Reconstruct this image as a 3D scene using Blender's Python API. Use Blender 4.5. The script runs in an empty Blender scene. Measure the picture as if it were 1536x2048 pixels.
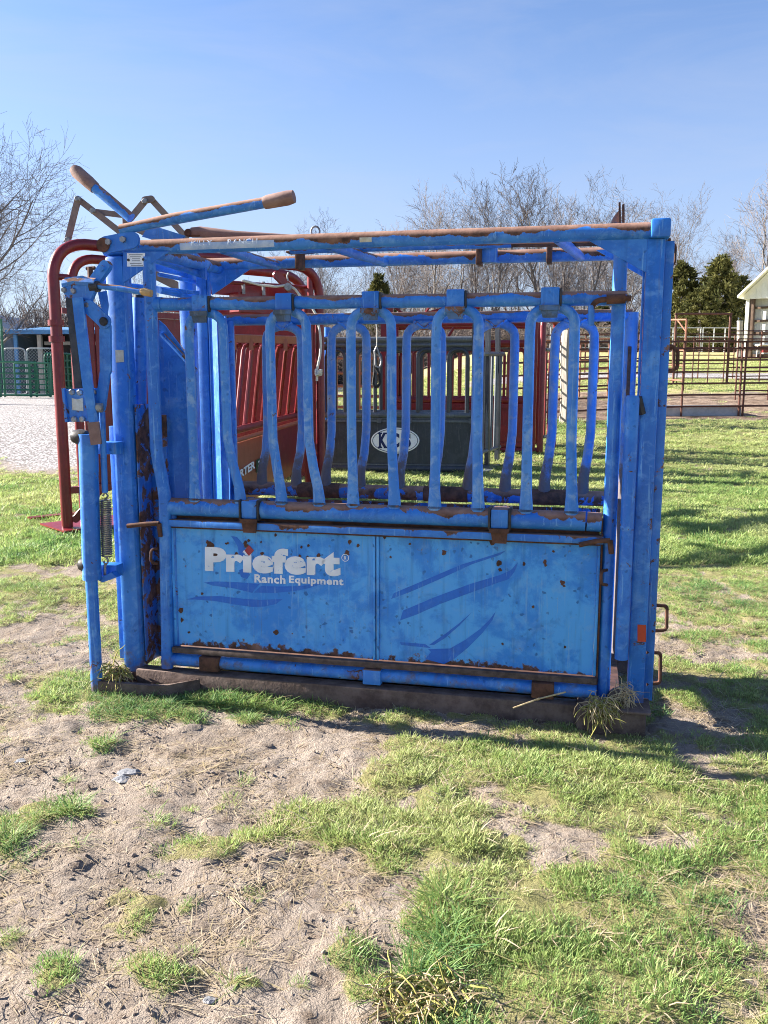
import bpy, bmesh, math, random
import numpy as np
from mathutils import Vector, Matrix

R = math.radians
scene = bpy.context.scene
col = scene.collection
random.seed(7)

# ------------------------------------------------------------------ camera
FPX, HORIZON, EYE = 1750.0, 750.0, 1.43          # focal length and horizon row for a 1536 x 2048 frame, eye height in m
PITCH = math.atan((1024 - HORIZON) / FPX)
cam = bpy.data.cameras.new('camera')
cam.sensor_fit = 'VERTICAL'
cam.sensor_height = 24.0
cam.lens = 24.0 * FPX / 2048
cam.clip_start, cam.clip_end = 0.05, 2000
camo = bpy.data.objects.new('camera', cam)
camo.location = (0, 0, EYE)
camo.rotation_euler = (R(90) - PITCH, 0, 0)
col.objects.link(camo)
scene.camera = camo

# ------------------------------------------------------------------ sky, sun, exposure
SUN_EL = R(25)
SUN_AZ = (-0.957, 0.290)                          # ground direction towards the sun
world = bpy.data.worlds.new('World')
scene.world = world
world.use_nodes = True
wn = world.node_tree
sky = wn.nodes.new('ShaderNodeTexSky')
sky.sky_type = 'NISHITA'
sky.sun_disc = False
sky.sun_elevation = SUN_EL
sky.sun_rotation = math.atan2(SUN_AZ[0], SUN_AZ[1])
sky.altitude = 300
sky.air_density = 1.0
sky.dust_density = 0.7
sky.ozone_density = 3.2
wn.nodes['Background'].inputs['Strength'].default_value = 0.060
tintn = wn.nodes.new('ShaderNodeMix'); tintn.data_type = 'RGBA'; tintn.blend_type = 'MULTIPLY'
tintn.inputs[0].default_value = 1.0; tintn.inputs[7].default_value = (0.79, 0.815, 0.935, 1)      # camera white balance on the sky
wn.links.new(sky.outputs[0], tintn.inputs[6])
wtc = wn.nodes.new('ShaderNodeTexCoord'); wmp = wn.nodes.new('ShaderNodeMapping'); wmp.inputs['Scale'].default_value = (1.4, 1.4, 7.0); wmp.inputs['Rotation'].default_value = (0.12, 0.1, 0.3)
wno = wn.nodes.new('ShaderNodeTexNoise'); wno.inputs['Scale'].default_value = 2.2; wno.inputs['Detail'].default_value = 6; wno.inputs['Roughness'].default_value = 0.6; wno.inputs['Distortion'].default_value = 0.6
wmr = wn.nodes.new('ShaderNodeMapRange'); wmr.inputs['From Min'].default_value = 0.40; wmr.inputs['From Max'].default_value = 0.80; wmr.inputs['To Max'].default_value = 0.30
cir = wn.nodes.new('ShaderNodeMix'); cir.data_type = 'RGBA'; cir.inputs[7].default_value = (2.7, 2.9, 3.5, 1)        # thin high cloud
wn.links.new(wtc.outputs['Generated'], wmp.inputs[0]); wn.links.new(wmp.outputs[0], wno.inputs['Vector']); wn.links.new(wno.outputs['Fac'], wmr.inputs[0]); wn.links.new(wmr.outputs[0], cir.inputs[0])
wn.links.new(tintn.outputs[2], cir.inputs[6])
wsp = wn.nodes.new('ShaderNodeSeparateXYZ'); wn.links.new(wtc.outputs['Generated'], wsp.inputs[0])
whz = wn.nodes.new('ShaderNodeMapRange'); whz.interpolation_type = 'SMOOTHSTEP'
for k_, v_ in (('From Min', 0.0), ('From Max', 0.42), ('To Min', 0.62), ('To Max', 0.0)): whz.inputs[k_].default_value = v_
wn.links.new(wsp.outputs[2], whz.inputs[0])
hzm = wn.nodes.new('ShaderNodeMix'); hzm.data_type = 'RGBA'; hzm.inputs[7].default_value = (2.45, 2.75, 3.55, 1)      # pale haze all round the horizon
wn.links.new(whz.outputs[0], hzm.inputs[0]); wn.links.new(cir.outputs[2], hzm.inputs[6]); wn.links.new(hzm.outputs[2], wn.nodes['Background'].inputs['Color'])
sun = bpy.data.lights.new('sun', 'SUN')
sun.energy = 5.0
sun.angle = R(0.6)
sun.color = (1.0, 0.935, 0.84)
suno = bpy.data.objects.new('sun', sun)
d = Vector((SUN_AZ[0] * math.cos(SUN_EL), SUN_AZ[1] * math.cos(SUN_EL), math.sin(SUN_EL)))
suno.rotation_euler = d.to_track_quat('Z', 'Y').to_euler()
suno.location = (-8, 4, 9)
col.objects.link(suno)
vs = scene.view_settings
vs.view_transform = 'Standard'
vs.look = 'None'
vs.gamma = 1.0
vs.use_curve_mapping = False
vs.exposure = 2.05
scene.render.engine = 'CYCLES'
scene.cycles.use_denoising = True
scene.cycles.denoiser = 'OPENIMAGEDENOISE'
scene.cycles.denoising_input_passes = 'RGB_ALBEDO_NORMAL'
scene.cycles.denoising_prefilter = 'NONE'
scene.cycles.filter_width = 1.0
scene.cycles.max_bounces = 5
scene.cycles.adaptive_threshold = 0.02
scene.cycles.transparent_max_bounces = 8

# ------------------------------------------------------------------ measuring helpers (picture row/column -> world point)
_c, _s = math.cos(PITCH), math.sin(PITCH)
def ray(px, py):
    a, b = (px - 768) / FPX, (1024 - py) / FPX
    return np.array([a, _c + b * _s, -_s + b * _c])
def flat(px, py, z=0.0):
    q = ray(px, py); t = (z - EYE) / q[2]
    return np.array([0, 0, EYE]) + t * q
def wp(px, py, dist):
    q = ray(px, py); t = dist / q[1]
    return np.array([0, 0, EYE]) + t * q
ANG = R(13.0)
UX = np.array([math.cos(ANG), -math.sin(ANG), 0]); VX = np.array([math.sin(ANG), math.cos(ANG), 0])
CO = flat(1290, 1455)
def L(px, py, v=0.0):
    """point of the blue chute's own frame (along, across, up) on the upright plane v"""
    q = ray(px, py); o = np.array([0, 0, EYE]) - CO
    t = (v - o @ VX) / (q @ VX)
    p = o + t * q
    return (float(p @ UX), float(v), float(p[2]))

def sstep(a, b, x):
    t = np.clip((x - a) / (b - a), 0, 1)
    return t * t * (3 - 2 * t)
_rng = np.random.default_rng(11)
_lat = _rng.random((256, 256))
def vnoise(x, y):
    x = np.asarray(x, float); y = np.asarray(y, float)
    xi = np.floor(x).astype(int); yi = np.floor(y).astype(int)
    fx = x - xi; fy = y - yi
    fx = fx * fx * (3 - 2 * fx); fy = fy * fy * (3 - 2 * fy)
    g = lambda i, j: _lat[i & 255, j & 255]
    return (g(xi, yi) * (1 - fx) + g(xi + 1, yi) * fx) * (1 - fy) + (g(xi, yi + 1) * (1 - fx) + g(xi + 1, yi + 1) * fx) * fy
def fbm(x, y, o=4):
    v = 0; a = 0.5; t = 0
    for k in range(o):
        v = v + a * vnoise(x * 2 ** k + 17.3 * k, y * 2 ** k + 9.1 * k); t += a; a *= 0.55
    return v / t
def height(x, y):
    x = np.asarray(x, float); y = np.asarray(y, float)
    z = 0.5 * sstep(11, 19, y)
    right = sstep(-2, 8, x)
    z = z + right * (0.06 * (np.clip(y, 19, 62) - 19)) + (1 - right) * 0.006 * (np.clip(y, 19, 90) - 19)
    z = z + 0.05 * (fbm(x * 0.35, y * 0.35, 3) - 0.5) * sstep(5, 9, y)
    return z
def gp(px, py):
    """where the sight line through a picture point meets the ground"""
    q = ray(px, py); o = np.array([0, 0, EYE]); t = 1.0
    for k in range(4000):
        p = o + q * t
        if p[2] <= height(p[0], p[1]): break
        t += 0.02 + 0.002 * t
    return p

# ------------------------------------------------------------------ mesh helpers
def fillet(pts, r, n=6):
    P = [np.array(p, float) for p in pts]; out = [P[0]]
    for i in range(1, len(P) - 1):
        a, b, c = P[i - 1], P[i], P[i + 1]
        d1 = (a - b) / np.linalg.norm(a - b); d2 = (c - b) / np.linalg.norm(c - b)
        ang = math.acos(max(-1, min(1, d1 @ d2)))
        if ang > math.pi - 0.02: out.append(b); continue
        t = min(r / math.tan(ang / 2), 0.49 * np.linalg.norm(a - b), 0.49 * np.linalg.norm(c - b))
        p0, p1 = b + d1 * t, b + d2 * t
        for k in range(n + 1):
            s = k / n
            out.append((1 - s) ** 2 * p0 + 2 * s * (1 - s) * (b * 0.85 + 0.15 * (p0 + p1) / 2) + s * s * p1)
    out.append(P[-1]); return out

class MB:
    def __init__(s): s.v = []; s.f = []
    def add(s, vs, fs):
        o = len(s.v); s.v += [tuple(map(float, v)) for v in vs]; s.f += [tuple(i + o for i in f) for f in fs]; return s
    def box(s, x0, x1, y0, y1, z0, z1, b=0.0):
        if x0 > x1: x0, x1 = x1, x0
        if y0 > y1: y0, y1 = y1, y0
        if z0 > z1: z0, z1 = z1, z0
        b = min(b, 0.45 * min(x1 - x0, y1 - y0, z1 - z0))
        if b <= 0:
            vs = [(x, y, z) for x in (x0, x1) for y in (y0, y1) for z in (z0, z1)]
            return s.add(vs, [(0, 1, 3, 2), (4, 6, 7, 5), (0, 4, 5, 1), (2, 3, 7, 6), (0, 2, 6, 4), (1, 5, 7, 3)])
        bm = bmesh.new(); bmesh.ops.create_cube(bm, size=1)
        for v in bm.verts: v.co = ((x0 + x1) / 2 + v.co.x * (x1 - x0), (y0 + y1) / 2 + v.co.y * (y1 - y0), (z0 + z1) / 2 + v.co.z * (z1 - z0))
        bmesh.ops.bevel(bm, geom=bm.edges[:], offset=b, segments=2, affect='EDGES', profile=0.5)
        bm.verts.index_update()
        s.add([v.co for v in bm.verts], [[v.index for v in f.verts] for f in bm.faces]); bm.free(); return s
    def tube(s, pts, r, n=10, cap=True, ell=None, ref=None):
        P = [np.array(p, float) for p in pts]; m = len(P)
        rs = r if hasattr(r, '__len__') else [r] * m
        es = ell if ell is not None else [(1, 1)] * m
        T = []
        for i in range(m):
            a = P[max(i - 1, 0)]; b = P[min(i + 1, m - 1)]; t = b - a; T.append(t / (np.linalg.norm(t) + 1e-12))
        rf = np.array(ref if ref is not None else ((0, 1, 0) if abs(T[0][1]) < 0.8 else (0, 0, 1)), float)
        A = rf - (rf @ T[0]) * T[0]; A /= np.linalg.norm(A)
        vs = []; fs = []
        for i in range(m):
            A = A - (A @ T[i]) * T[i]; A /= np.linalg.norm(A) + 1e-12
            B = np.cross(T[i], A)
            for k in range(n):
                w = 2 * math.pi * k / n
                vs.append(P[i] + rs[i] * (es[i][0] * math.cos(w) * A + es[i][1] * math.sin(w) * B))
        for i in range(m - 1):
            for k in range(n):
                k2 = (k + 1) % n
                fs.append((i * n + k, i * n + k2, (i + 1) * n + k2, (i + 1) * n + k))
        if cap:
            fs.append(tuple(range(n - 1, -1, -1))); fs.append(tuple((m - 1) * n + k for k in range(n)))
        return s.add(vs, fs)
    def plate(s, poly, y0, y1):
        """polygon in the x-z plane, given thickness from y0 to y1"""
        n = len(poly)
        vs = [(p[0], y0, p[1]) for p in poly] + [(p[0], y1, p[1]) for p in poly]
        fs = [tuple(range(n)), tuple(range(2 * n - 1, n - 1, -1))] + [(i, i + n, (i + 1) % n + n, (i + 1) % n) for i in range(n)]
        return s.add(vs, fs)
    def bar(s, a, b, w, t, nrm=(0, 1, 0)):
        """flat bar from a to b, width w in the plane across nrm, thickness t along nrm, rounded ends"""
        a = np.array(a, float); b = np.array(b, float); x = (b - a); ln = np.linalg.norm(x); x /= ln
        nn = np.array(nrm, float); nn -= (nn @ x) * x; nn /= np.linalg.norm(nn); y = np.cross(nn, x)
        out = []
        for k in range(7): g = -math.pi / 2 + math.pi * k / 6; out.append(b + w / 2 * (math.cos(g) * x + math.sin(g) * y))
        for k in range(7): g = math.pi / 2 + math.pi * k / 6; out.append(a + w / 2 * (math.cos(g) * x + math.sin(g) * y))
        n = len(out)
        vs = [p - nn * t / 2 for p in out] + [p + nn * t / 2 for p in out]
        return s.add(vs, [tuple(range(n)), tuple(range(2 * n - 1, n - 1, -1))] + [(i, i + n, (i + 1) % n + n, (i + 1) % n) for i in range(n)])
    def disc(s, c, r, t, nrm=(0, -1, 0), n=12, dome=0.0):
        c = np.array(c, float); nn = np.array(nrm, float); nn /= np.linalg.norm(nn)
        pts = [c, c + nn * t * 0.7, c + nn * t]
        return s.tube(pts, [r, r, r * (1 - dome)], n=n)
    def mesh(s, name, smooth=True, ang=38):
        me = bpy.data.meshes.new(name); me.from_pydata(s.v, [], s.f); me.update()
        bm = bmesh.new(); bm.from_mesh(me); bmesh.ops.recalc_face_normals(bm, faces=bm.faces[:]); bm.to_mesh(me); bm.free()
        if smooth:
            me.shade_smooth(); me.set_sharp_from_angle(angle=R(ang))
        return me
    def build(s, name, mat, parent=None, smooth=True, ang=38):
        return link(name, s.mesh(name, smooth, ang), mat, parent)

def link(name, me, mat, parent=None):
    o = bpy.data.objects.new(name, me)
    if mat is not None and len(me.materials) == 0: me.materials.append(mat)
    col.objects.link(o)
    if parent is not None: o.parent = parent
    return o
def tag(o, label=None, cat=None, group=None, kind=None):
    if label: o['label'] = label
    if cat: o['category'] = cat
    if group: o['group'] = group
    if kind: o['kind'] = kind
    return o
def thing(name, label, cat, loc=(0, 0, 0), rz=0.0, group=None):
    o = bpy.data.objects.new(name, None); o.empty_display_size = 0.2
    o.location = loc; o.rotation_euler = (0, 0, rz); col.objects.link(o)
    return tag(o, label, cat, group)
def dup(root, loc=None, rz=None, label=None, group=None, scale=None):
    r = root.copy(); col.objects.link(r)
    if loc is not None: r.location = loc
    if rz is not None: r.rotation_euler = (0, 0, rz)
    if scale is not None: r.scale = scale if hasattr(scale, '__len__') else (scale,) * 3
    if label: r['label'] = label
    if group: r['group'] = group
    for ch in list(root.children):
        c = ch.copy(); col.objects.link(c); c.parent = r
        for g in list(ch.children):
            e = g.copy(); col.objects.link(e); e.parent = c
    return r
def part(name, mat, parent, fn, **kw):
    m = MB(); fn(m); return m.build(name, mat, parent, **kw)

# ------------------------------------------------------------------ material helpers
class NG:
    def __init__(s, name):
        s.m = bpy.data.materials.new(name); s.m.use_nodes = True; s.t = s.m.node_tree; s.t.nodes.clear()
        s.out = s.t.nodes.new('ShaderNodeOutputMaterial'); s.tc = s.t.nodes.new('ShaderNodeTexCoord')
    def n(s, typ, ins=None, **props):
        nd = s.t.nodes.new('ShaderNode' + typ)
        for k, v in props.items(): setattr(nd, k, v)
        for k, v in (ins or {}).items(): s.set(nd.inputs[k], v)
        return nd
    def set(s, sock, v):
        if isinstance(v, bpy.types.NodeSocket): s.t.links.new(v, sock)
        elif isinstance(v, bpy.types.Node): s.t.links.new(v.outputs[0], sock)
        else:
            if hasattr(sock.default_value, '__len__') and hasattr(v, '__len__') and len(v) == 3 and len(sock.default_value) == 4: v = (*v, 1)
            sock.default_value = v
    def co(s, scale=(1, 1, 1), src='Object'):
        return s.n('Mapping', {'Vector': s.tc.outputs[src], 'Scale': scale}).outputs[0]
    def noise(s, vec, scale, detail=4, rough=0.55, dist=0.0):
        return s.n('TexNoise', {'Vector': vec, 'Scale': scale, 'Detail': detail, 'Roughness': rough, 'Distortion': dist}).outputs['Fac']
    def ramp(s, fac, a, b, lo=0.0, hi=1.0):
        return s.n('MapRange', {'Value': fac, 'From Min': a, 'From Max': b, 'To Min': lo, 'To Max': hi}, interpolation_type='SMOOTHSTEP').outputs[0]
    def mix(s, fac, a, b, blend='MIX'):
        nd = s.n('Mix', None, data_type='RGBA', blend_type=blend)
        s.set(nd.inputs[0], fac); s.set(nd.inputs[6], a); s.set(nd.inputs[7], b)
        return nd.outputs[2]
    def math(s, op, a, b=0.0, clamp=False):
        nd = s.n('Math', {0: a, 1: b}, operation=op, use_clamp=clamp); return nd.outputs[0]
    def sep(s, vec):
        return s.n('SeparateXYZ', {0: vec})
    def finish(s, color, rough=0.6, bump=None, bump_d=0.002, metal=0.0, spec=0.5, strength=0.6, normal=None):
        ins = {'Base Color': color, 'Roughness': rough, 'Metallic': metal, 'Specular IOR Level': spec}
        p = s.n('BsdfPrincipled', ins)
        if bump is not None:
            b = s.n('Bump', {'Height': bump, 'Distance': bump_d, 'Strength': strength})
            s.t.links.new(b.outputs[0], p.inputs['Normal'])
        s.t.links.new(p.outputs[0], s.out.inputs['Surface'])
        return s.m

RUST = (0.155, 0.068, 0.042); RUST_D = (0.052, 0.026, 0.018); RUST_L = (0.30, 0.155, 0.10); MUD = (0.20, 0.145, 0.105)
def paint(name, base, alt, rust=0.0, top=0.0, spots=0.0, mud=0.0, chips=0.3, edge=0.0, rough=0.42, seed=0.0, scuff=0.5, chalk=(0.19, 0.42, 0.74)):
    """old enamel paint over steel: fading, drips, chips, rust in patches and along upward faces, dried mud near the ground"""
    g = NG(name); v = g.n('VectorMath', {0: g.co(), 1: (seed, seed * 0.7, seed * 1.3)}, operation='ADD').outputs[0]
    n1 = g.noise(v, 3.6, 10, 0.74, 0.3); n2 = g.noise(v, 17, 6, 0.65, 0.4); n3 = g.noise(v, 75, 3, 0.6)
    c = g.mix(g.ramp(n1, 0.44, 0.56), base, alt)
    c = g.mix(g.math('MULTIPLY', g.ramp(g.noise(v, 8.5, 7, 0.7, 0.9), 0.54, 0.66), 0.45), c, tuple(0.72 * k for k in base))
    c = g.mix(g.math('MULTIPLY', g.ramp(n2, 0.5, 0.72), scuff), c, chalk)
    wv = g.n('VectorMath', {0: v, 1: g.n('VectorMath', {0: g.n('TexNoise', {'Vector': v, 'Scale': 21.0, 'Detail': 3.0}).outputs['Color'], 'Scale': 0.05}, operation='SCALE').outputs[0]}, operation='ADD').outputs[0]
    vs_ = g.n('TexVoronoi', {'Vector': wv, 'Scale': 27.0, 'Randomness': 1.0}, feature='F1')
    sp = g.math('MULTIPLY', g.ramp(vs_.outputs['Distance'], 0.24, 0.14), g.ramp(g.noise(v, 4.5, 2), 0.44, 0.58))
    if spots: c = g.mix(g.math('MULTIPLY', sp, spots), c, tuple(0.55 * k for k in base))
    st = g.co((9, 9, 0.7)); dr = g.noise(st, 3.0, 4, 0.6)
    c = g.mix(g.math('MULTIPLY', g.ramp(dr, 0.52, 0.72), 0.40), c, tuple(0.6 * k for k in base))
    scr = g.math('MULTIPLY', g.ramp(g.noise(g.co((55, 55, 2.2)), 1.3, 5, 0.72, 0.2), 0.615, 0.635), 0.55)
    c = g.mix(scr, c, chalk)
    spl = g.math('MULTIPLY', g.ramp(g.noise(v, 44, 5, 0.74), 0.64, 0.66), g.ramp(g.noise(v, 3.2, 3), 0.50, 0.62))
    c = g.mix(g.math('MULTIPLY', spl, 0.7), c, (0.15, 0.125, 0.10))
    bare = None
    cm = g.math('MULTIPLY', g.ramp(g.math('ADD', g.math('MULTIPLY', n2, 0.7), g.math('MULTIPLY', n3, 0.3)), 0.665, 0.69), chips, True)
    bare = cm
    if rust:
        rn = g.noise(v, 13, 9, 0.70, 0.5)
        rm = g.ramp(rn, 0.72 - 0.22 * rust, 0.745 - 0.22 * rust)
        bare = g.math('MAXIMUM', bare, rm)
    if top:
        nz = g.sep(g.n('NewGeometry').outputs['Normal']).outputs[2]
        tn = g.noise(g.co((1.6, 1.6, 1.6)), 3.2, 8, 0.66, 0.3)
        tm = g.ramp(g.math('ADD', g.math('MULTIPLY', nz, 0.5), g.math('SUBTRACT', g.math('MULTIPLY', tn, 1.9), 0.45)), 0.98 - 0.38 * top, 1.03 - 0.38 * top)
        bare = g.math('MAXIMUM', bare, tm)
    if edge:
        w = g.sep(g.co()).outputs[2]
        e = g.math('SUBTRACT', g.math('ADD', g.math('MULTIPLY', g.noise(v, 5, 3, 0.6), 0.17), g.math('MULTIPLY', g.noise(v, 27, 7, 0.7), 0.15)), g.math('SUBTRACT', w, 0.066))
        bare = g.math('MAXIMUM', bare, g.ramp(e, 0.0, 0.016))
        e2 = g.math('SUBTRACT', g.math('MULTIPLY', g.noise(v, 30, 5, 0.7), 0.16), g.math('SUBTRACT', 0.80, w))
        bare = g.math('MAXIMUM', bare, g.ramp(e2, 0.060, 0.072))
    run = g.math('MULTIPLY', g.ramp(g.noise(g.co((34, 34, 1.6)), 1.0, 5, 0.65), 0.60, 0.74), 0.30)
    c = g.mix(run, c, (0.16, 0.13, 0.12))
    rc = g.mix(g.ramp(g.noise(v, 40, 5, 0.7), 0.35, 0.65), RUST_D, RUST)
    rc = g.mix(g.ramp(g.noise(v, 9, 3), 0.5, 0.75), rc, RUST_L)
    if top:
        rc = g.mix(g.ramp(nz, 0.1, 0.7), rc, g.mix(g.ramp(n2, 0.3, 0.7), (0.21, 0.105, 0.075), (0.33, 0.19, 0.14)))  # rust on upward faces painted paler, as it looks in sunlight
    halo = g.ramp(bare, 0.0, 0.6)
    c = g.mix(g.math('MULTIPLY', g.math('SUBTRACT', halo, bare, True), 0.6), c, (0.34, 0.22, 0.12))
    c = g.mix(bare, c, rc)
    ro = g.math('ADD', g.math('MULTIPLY', bare, 0.45), g.math('ADD', rough - 0.06, g.math('MULTIPLY', n2, 0.15)), True)
    if mud:
        wz = g.sep(g.tc.outputs['Object']).outputs[2]
        mm = g.ramp(g.math('SUBTRACT', g.math('ADD', mud, g.math('MULTIPLY', g.math('SUBTRACT', g.noise(v, 12, 6, 0.7), 0.5), 0.5)), wz), -0.02, 0.10)
        c = g.mix(g.math('MULTIPLY', mm, 0.9), c, g.mix(n3, (0.12, 0.085, 0.06), MUD)); ro = g.math('MAXIMUM', ro, mm)
    hb = g.math('ADD', g.math('MULTIPLY', bare, -0.5), g.math('MULTIPLY', g.math('MULTIPLY', n3, bare), 1.2))
    hb = g.math('ADD', hb, g.math('ADD', g.math('MULTIPLY', n2, 0.25), g.math('MULTIPLY', n1, 1.5)))
    return g.finish(c, ro, hb, 0.0016, strength=0.55)

BLUE = (0.016, 0.150, 0.560); BLUE2 = (0.034, 0.210, 0.640)
M = {}
M['blue'] = paint('blue_paint', BLUE, BLUE2, rust=0.30, spots=0.7, chips=1.0, scuff=0.4, mud=0.02)
M['blue_bar'] = paint('blue_bar_paint', (0.034, 0.200, 0.600), (0.070, 0.265, 0.655), rust=0.22, spots=0.55, chips=1.0, scuff=0.85, seed=3.1, chalk=(0.27, 0.42, 0.62))
M['blue_top'] = paint('blue_rail_rusty_on_top', BLUE, BLUE2, rust=0.25, top=1.22, chips=0.9, seed=5.7)
M['blue_mid'] = paint('blue_rail_paint', BLUE, BLUE2, rust=0.22, top=0.62, chips=0.9, seed=8.3, scuff=0.4)
M['blue_low'] = paint('blue_low_rail_rusty', BLUE, BLUE2, rust=0.35, top=0.72, chips=1.0, seed=1.9, scuff=0.4)
M['blue_panel'] = paint('blue_sheet_panel', (0.024, 0.240, 0.720), (0.075, 0.375, 0.830), rust=0.14, spots=1.0, chips=1.0, edge=1.0, seed=2.2, scuff=0.45)
M['blue_foot'] = paint('blue_paint_muddy', BLUE, BLUE2, rust=0.42, chips=1.0, mud=0.14, spots=0.7, seed=6.6)
M['blue_dirty'] = paint('blue_paint_grimy', (0.030, 0.17, 0.54), BLUE2, rust=0.62, top=0.5, chips=1.0, mud=0.0, seed=9.4)
M['blue_rusty'] = paint('blue_paint_half_rusted', (0.026, 0.14, 0.46), BLUE, rust=1.05, top=0.9, chips=1.0, seed=14.2)
M['greasy'] = paint('greasy_worn_blue', (0.035, 0.06, 0.10), (0.06, 0.14, 0.30), rust=0.8, chips=1.0, scuff=0.3, seed=3.7, chalk=(0.2, 0.22, 0.22))
M['blue_fresh'] = paint('blue_paint_unfaded', (0.008, 0.135, 0.60), (0.010, 0.16, 0.64), chips=0.2, spots=0.3, scuff=0.12, seed=4.0)
M['far_bar'] = paint('far_side_bar_paint', (0.050, 0.190, 0.520), (0.090, 0.240, 0.540), rust=0.30, chips=1.0, scuff=1.0, mud=1.06, seed=12.5, chalk=(0.28, 0.33, 0.40))
M['red'] = paint('red_enamel', (0.15, 0.008, 0.014), (0.20, 0.012, 0.018), rust=0.0, chips=0.15, scuff=0.15, chalk=(0.30, 0.06, 0.06), rough=0.34)
M['red_tan'] = paint('sunlit_red_sheet', (0.30, 0.085, 0.045), (0.34, 0.10, 0.055), rust=0.0, chips=0.1, scuff=0.2, chalk=(0.42, 0.16, 0.10), seed=2.0)  # the red parts' sunlit tan tone is put into the base colour
M['grey'] = paint('charcoal_enamel', (0.030, 0.037, 0.050), (0.042, 0.050, 0.066), chips=0.1, scuff=0.15, chalk=(0.12, 0.13, 0.14), rough=0.36)
M['grey_l'] = paint('grey_enamel', (0.082, 0.096, 0.115), (0.108, 0.124, 0.145), chips=0.1, scuff=0.2, chalk=(0.25, 0.27, 0.28), rough=0.36)
M['green'] = paint('green_gate_enamel', (0.012, 0.115, 0.062), (0.018, 0.145, 0.078), chips=0.1, scuff=0.2, chalk=(0.10, 0.28, 0.18), rough=0.4)

def simple(name, a, b, scale=20, rough=0.8, metal=0.0, bump=0.002, spec=0.4, stretch=(1, 1, 1)):
    g = NG(name); v = g.co(stretch); n1 = g.noise(v, scale, 6, 0.65); n2 = g.noise(v, scale * 6, 3, 0.6)
    c = g.mix(g.ramp(n1, 0.3, 0.7), a, b)
    c = g.mix(g.math('MULTIPLY', g.ramp(n2, 0.5, 0.8), 0.3), c, tuple(0.6 * k for k in a))
    return g.finish(c, rough, g.math('ADD', n1, g.math('MULTIPLY', n2, 0.4)), bump, metal=metal, spec=spec)
M['rust'] = simple('rusty_iron', RUST_D, RUST, 22, 0.9)
M['rust_pipe'] = simple('rusty_brown_pipe', (0.075, 0.030, 0.022), (0.15, 0.062, 0.040), 9, 0.75)
M['rust_orange'] = simple('primer_orange_pipe', (0.22, 0.090, 0.052), (0.30, 0.135, 0.080), 9, 0.75)
M['strip'] = simple('brown_worn_angle_iron', (0.060, 0.040, 0.034), (0.135, 0.095, 0.080), 26, 0.9)
M['skid'] = simple('muddy_brown_skid', (0.085, 0.055, 0.045), (0.19, 0.135, 0.11), 14, 0.95, bump=0.006)
M['grip'] = simple('brown_rubber_grip', (0.20, 0.115, 0.098), (0.28, 0.175, 0.15), 14, 0.75)
M['link'] = simple('taupe_linkage_steel', (0.17, 0.12, 0.11), (0.23, 0.17, 0.155), 12, 0.6)
M['bolt'] = simple('grey_bolt_steel', (0.18, 0.18, 0.19), (0.36, 0.36, 0.37), 30, 0.5, metal=0.6)
M['dark'] = simple('black_greasy_steel', (0.012, 0.013, 0.018), (0.05, 0.045, 0.045), 20, 0.55)
M['spring'] = simple('dull_spring_steel', (0.16, 0.16, 0.16), (0.30, 0.29, 0.28), 30, 0.42, metal=0.7)
def worn_white(name, a, under):
    g = NG(name); v = g.co(); w = g.ramp(g.noise(v, 30, 8, 0.72, 0.4), 0.615, 0.645)
    w = g.math('MAXIMUM', w, g.ramp(g.noise(g.co((60, 60, 9)), 1.0, 5, 0.7), 0.66, 0.69))
    c = g.mix(g.ramp(g.noise(v, 6, 4), 0.35, 0.7), a, tuple(0.82 * k for k in a))
    return g.finish(g.mix(w, c, under), 0.6)
M['letter'] = worn_white('worn_white_lettering', (0.86, 0.88, 0.92), (0.05, 0.25, 0.66))
M['white'] = simple('white_decal', (0.82, 0.85, 0.88), (0.88, 0.90, 0.92), 8, 0.6, bump=0.0003)
M['faint_white'] = simple('faint_pale_lettering', (0.52, 0.59, 0.72), (0.66, 0.72, 0.80), 40, 0.6, bump=0.0003)
M['white_worn'] = simple('worn_pale_decal', (0.24, 0.36, 0.62), (0.50, 0.58, 0.72), 14, 0.6, bump=0.0003)
M['tag'] = simple('yellowed_tag', (0.44, 0.40, 0.30), (0.58, 0.56, 0.50), 40, 0.6, bump=0.0003)
M['orange_dec'] = simple('orange_red_sticker', (0.55, 0.055, 0.020), (0.60, 0.07, 0.025), 8, 0.5, bump=0.0003)
M['red_dec'] = simple('faded_red_decal', (0.36, 0.045, 0.055), (0.42, 0.07, 0.075), 8, 0.6, bump=0.0003)
M['ink'] = simple('navy_lettering', (0.010, 0.020, 0.095), (0.012, 0.026, 0.11), 8, 0.5, bump=0.0002)
M['green_dec'] = simple('dark_green_decal', (0.012, 0.055, 0.035), (0.015, 0.065, 0.04), 8, 0.5, bump=0.0002)
M['rope'] = simple('white_braided_rope', (0.55, 0.52, 0.47), (0.70, 0.67, 0.62), 90, 0.9)
M['black_rope'] = simple('black_rope', (0.012, 0.012, 0.014), (0.03, 0.03, 0.03), 60, 0.8)
M['wood'] = simple('weathered_wood', (0.30, 0.26, 0.22), (0.46, 0.42, 0.37), 6, 0.9, stretch=(6, 6, 0.6), bump=0.006)
M['woodtip'] = simple('bare_wood_tip', (0.36, 0.22, 0.10), (0.50, 0.33, 0.16), 25, 0.8)
M['concrete'] = simple('pale_concrete', (0.36, 0.37, 0.38), (0.48, 0.49, 0.50), 5, 0.9)
M['cream'] = simple('cream_metal_siding', (0.74, 0.73, 0.62), (0.80, 0.79, 0.70), 2, 0.5, bump=0.0005)
M['barn_in'] = simple('grey_white_siding', (0.56, 0.56, 0.52), (0.64, 0.64, 0.60), 2, 0.6, bump=0.0005)
M['brown_wood'] = simple('brown_timber', (0.10, 0.065, 0.045), (0.15, 0.10, 0.07), 5, 0.85)
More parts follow.
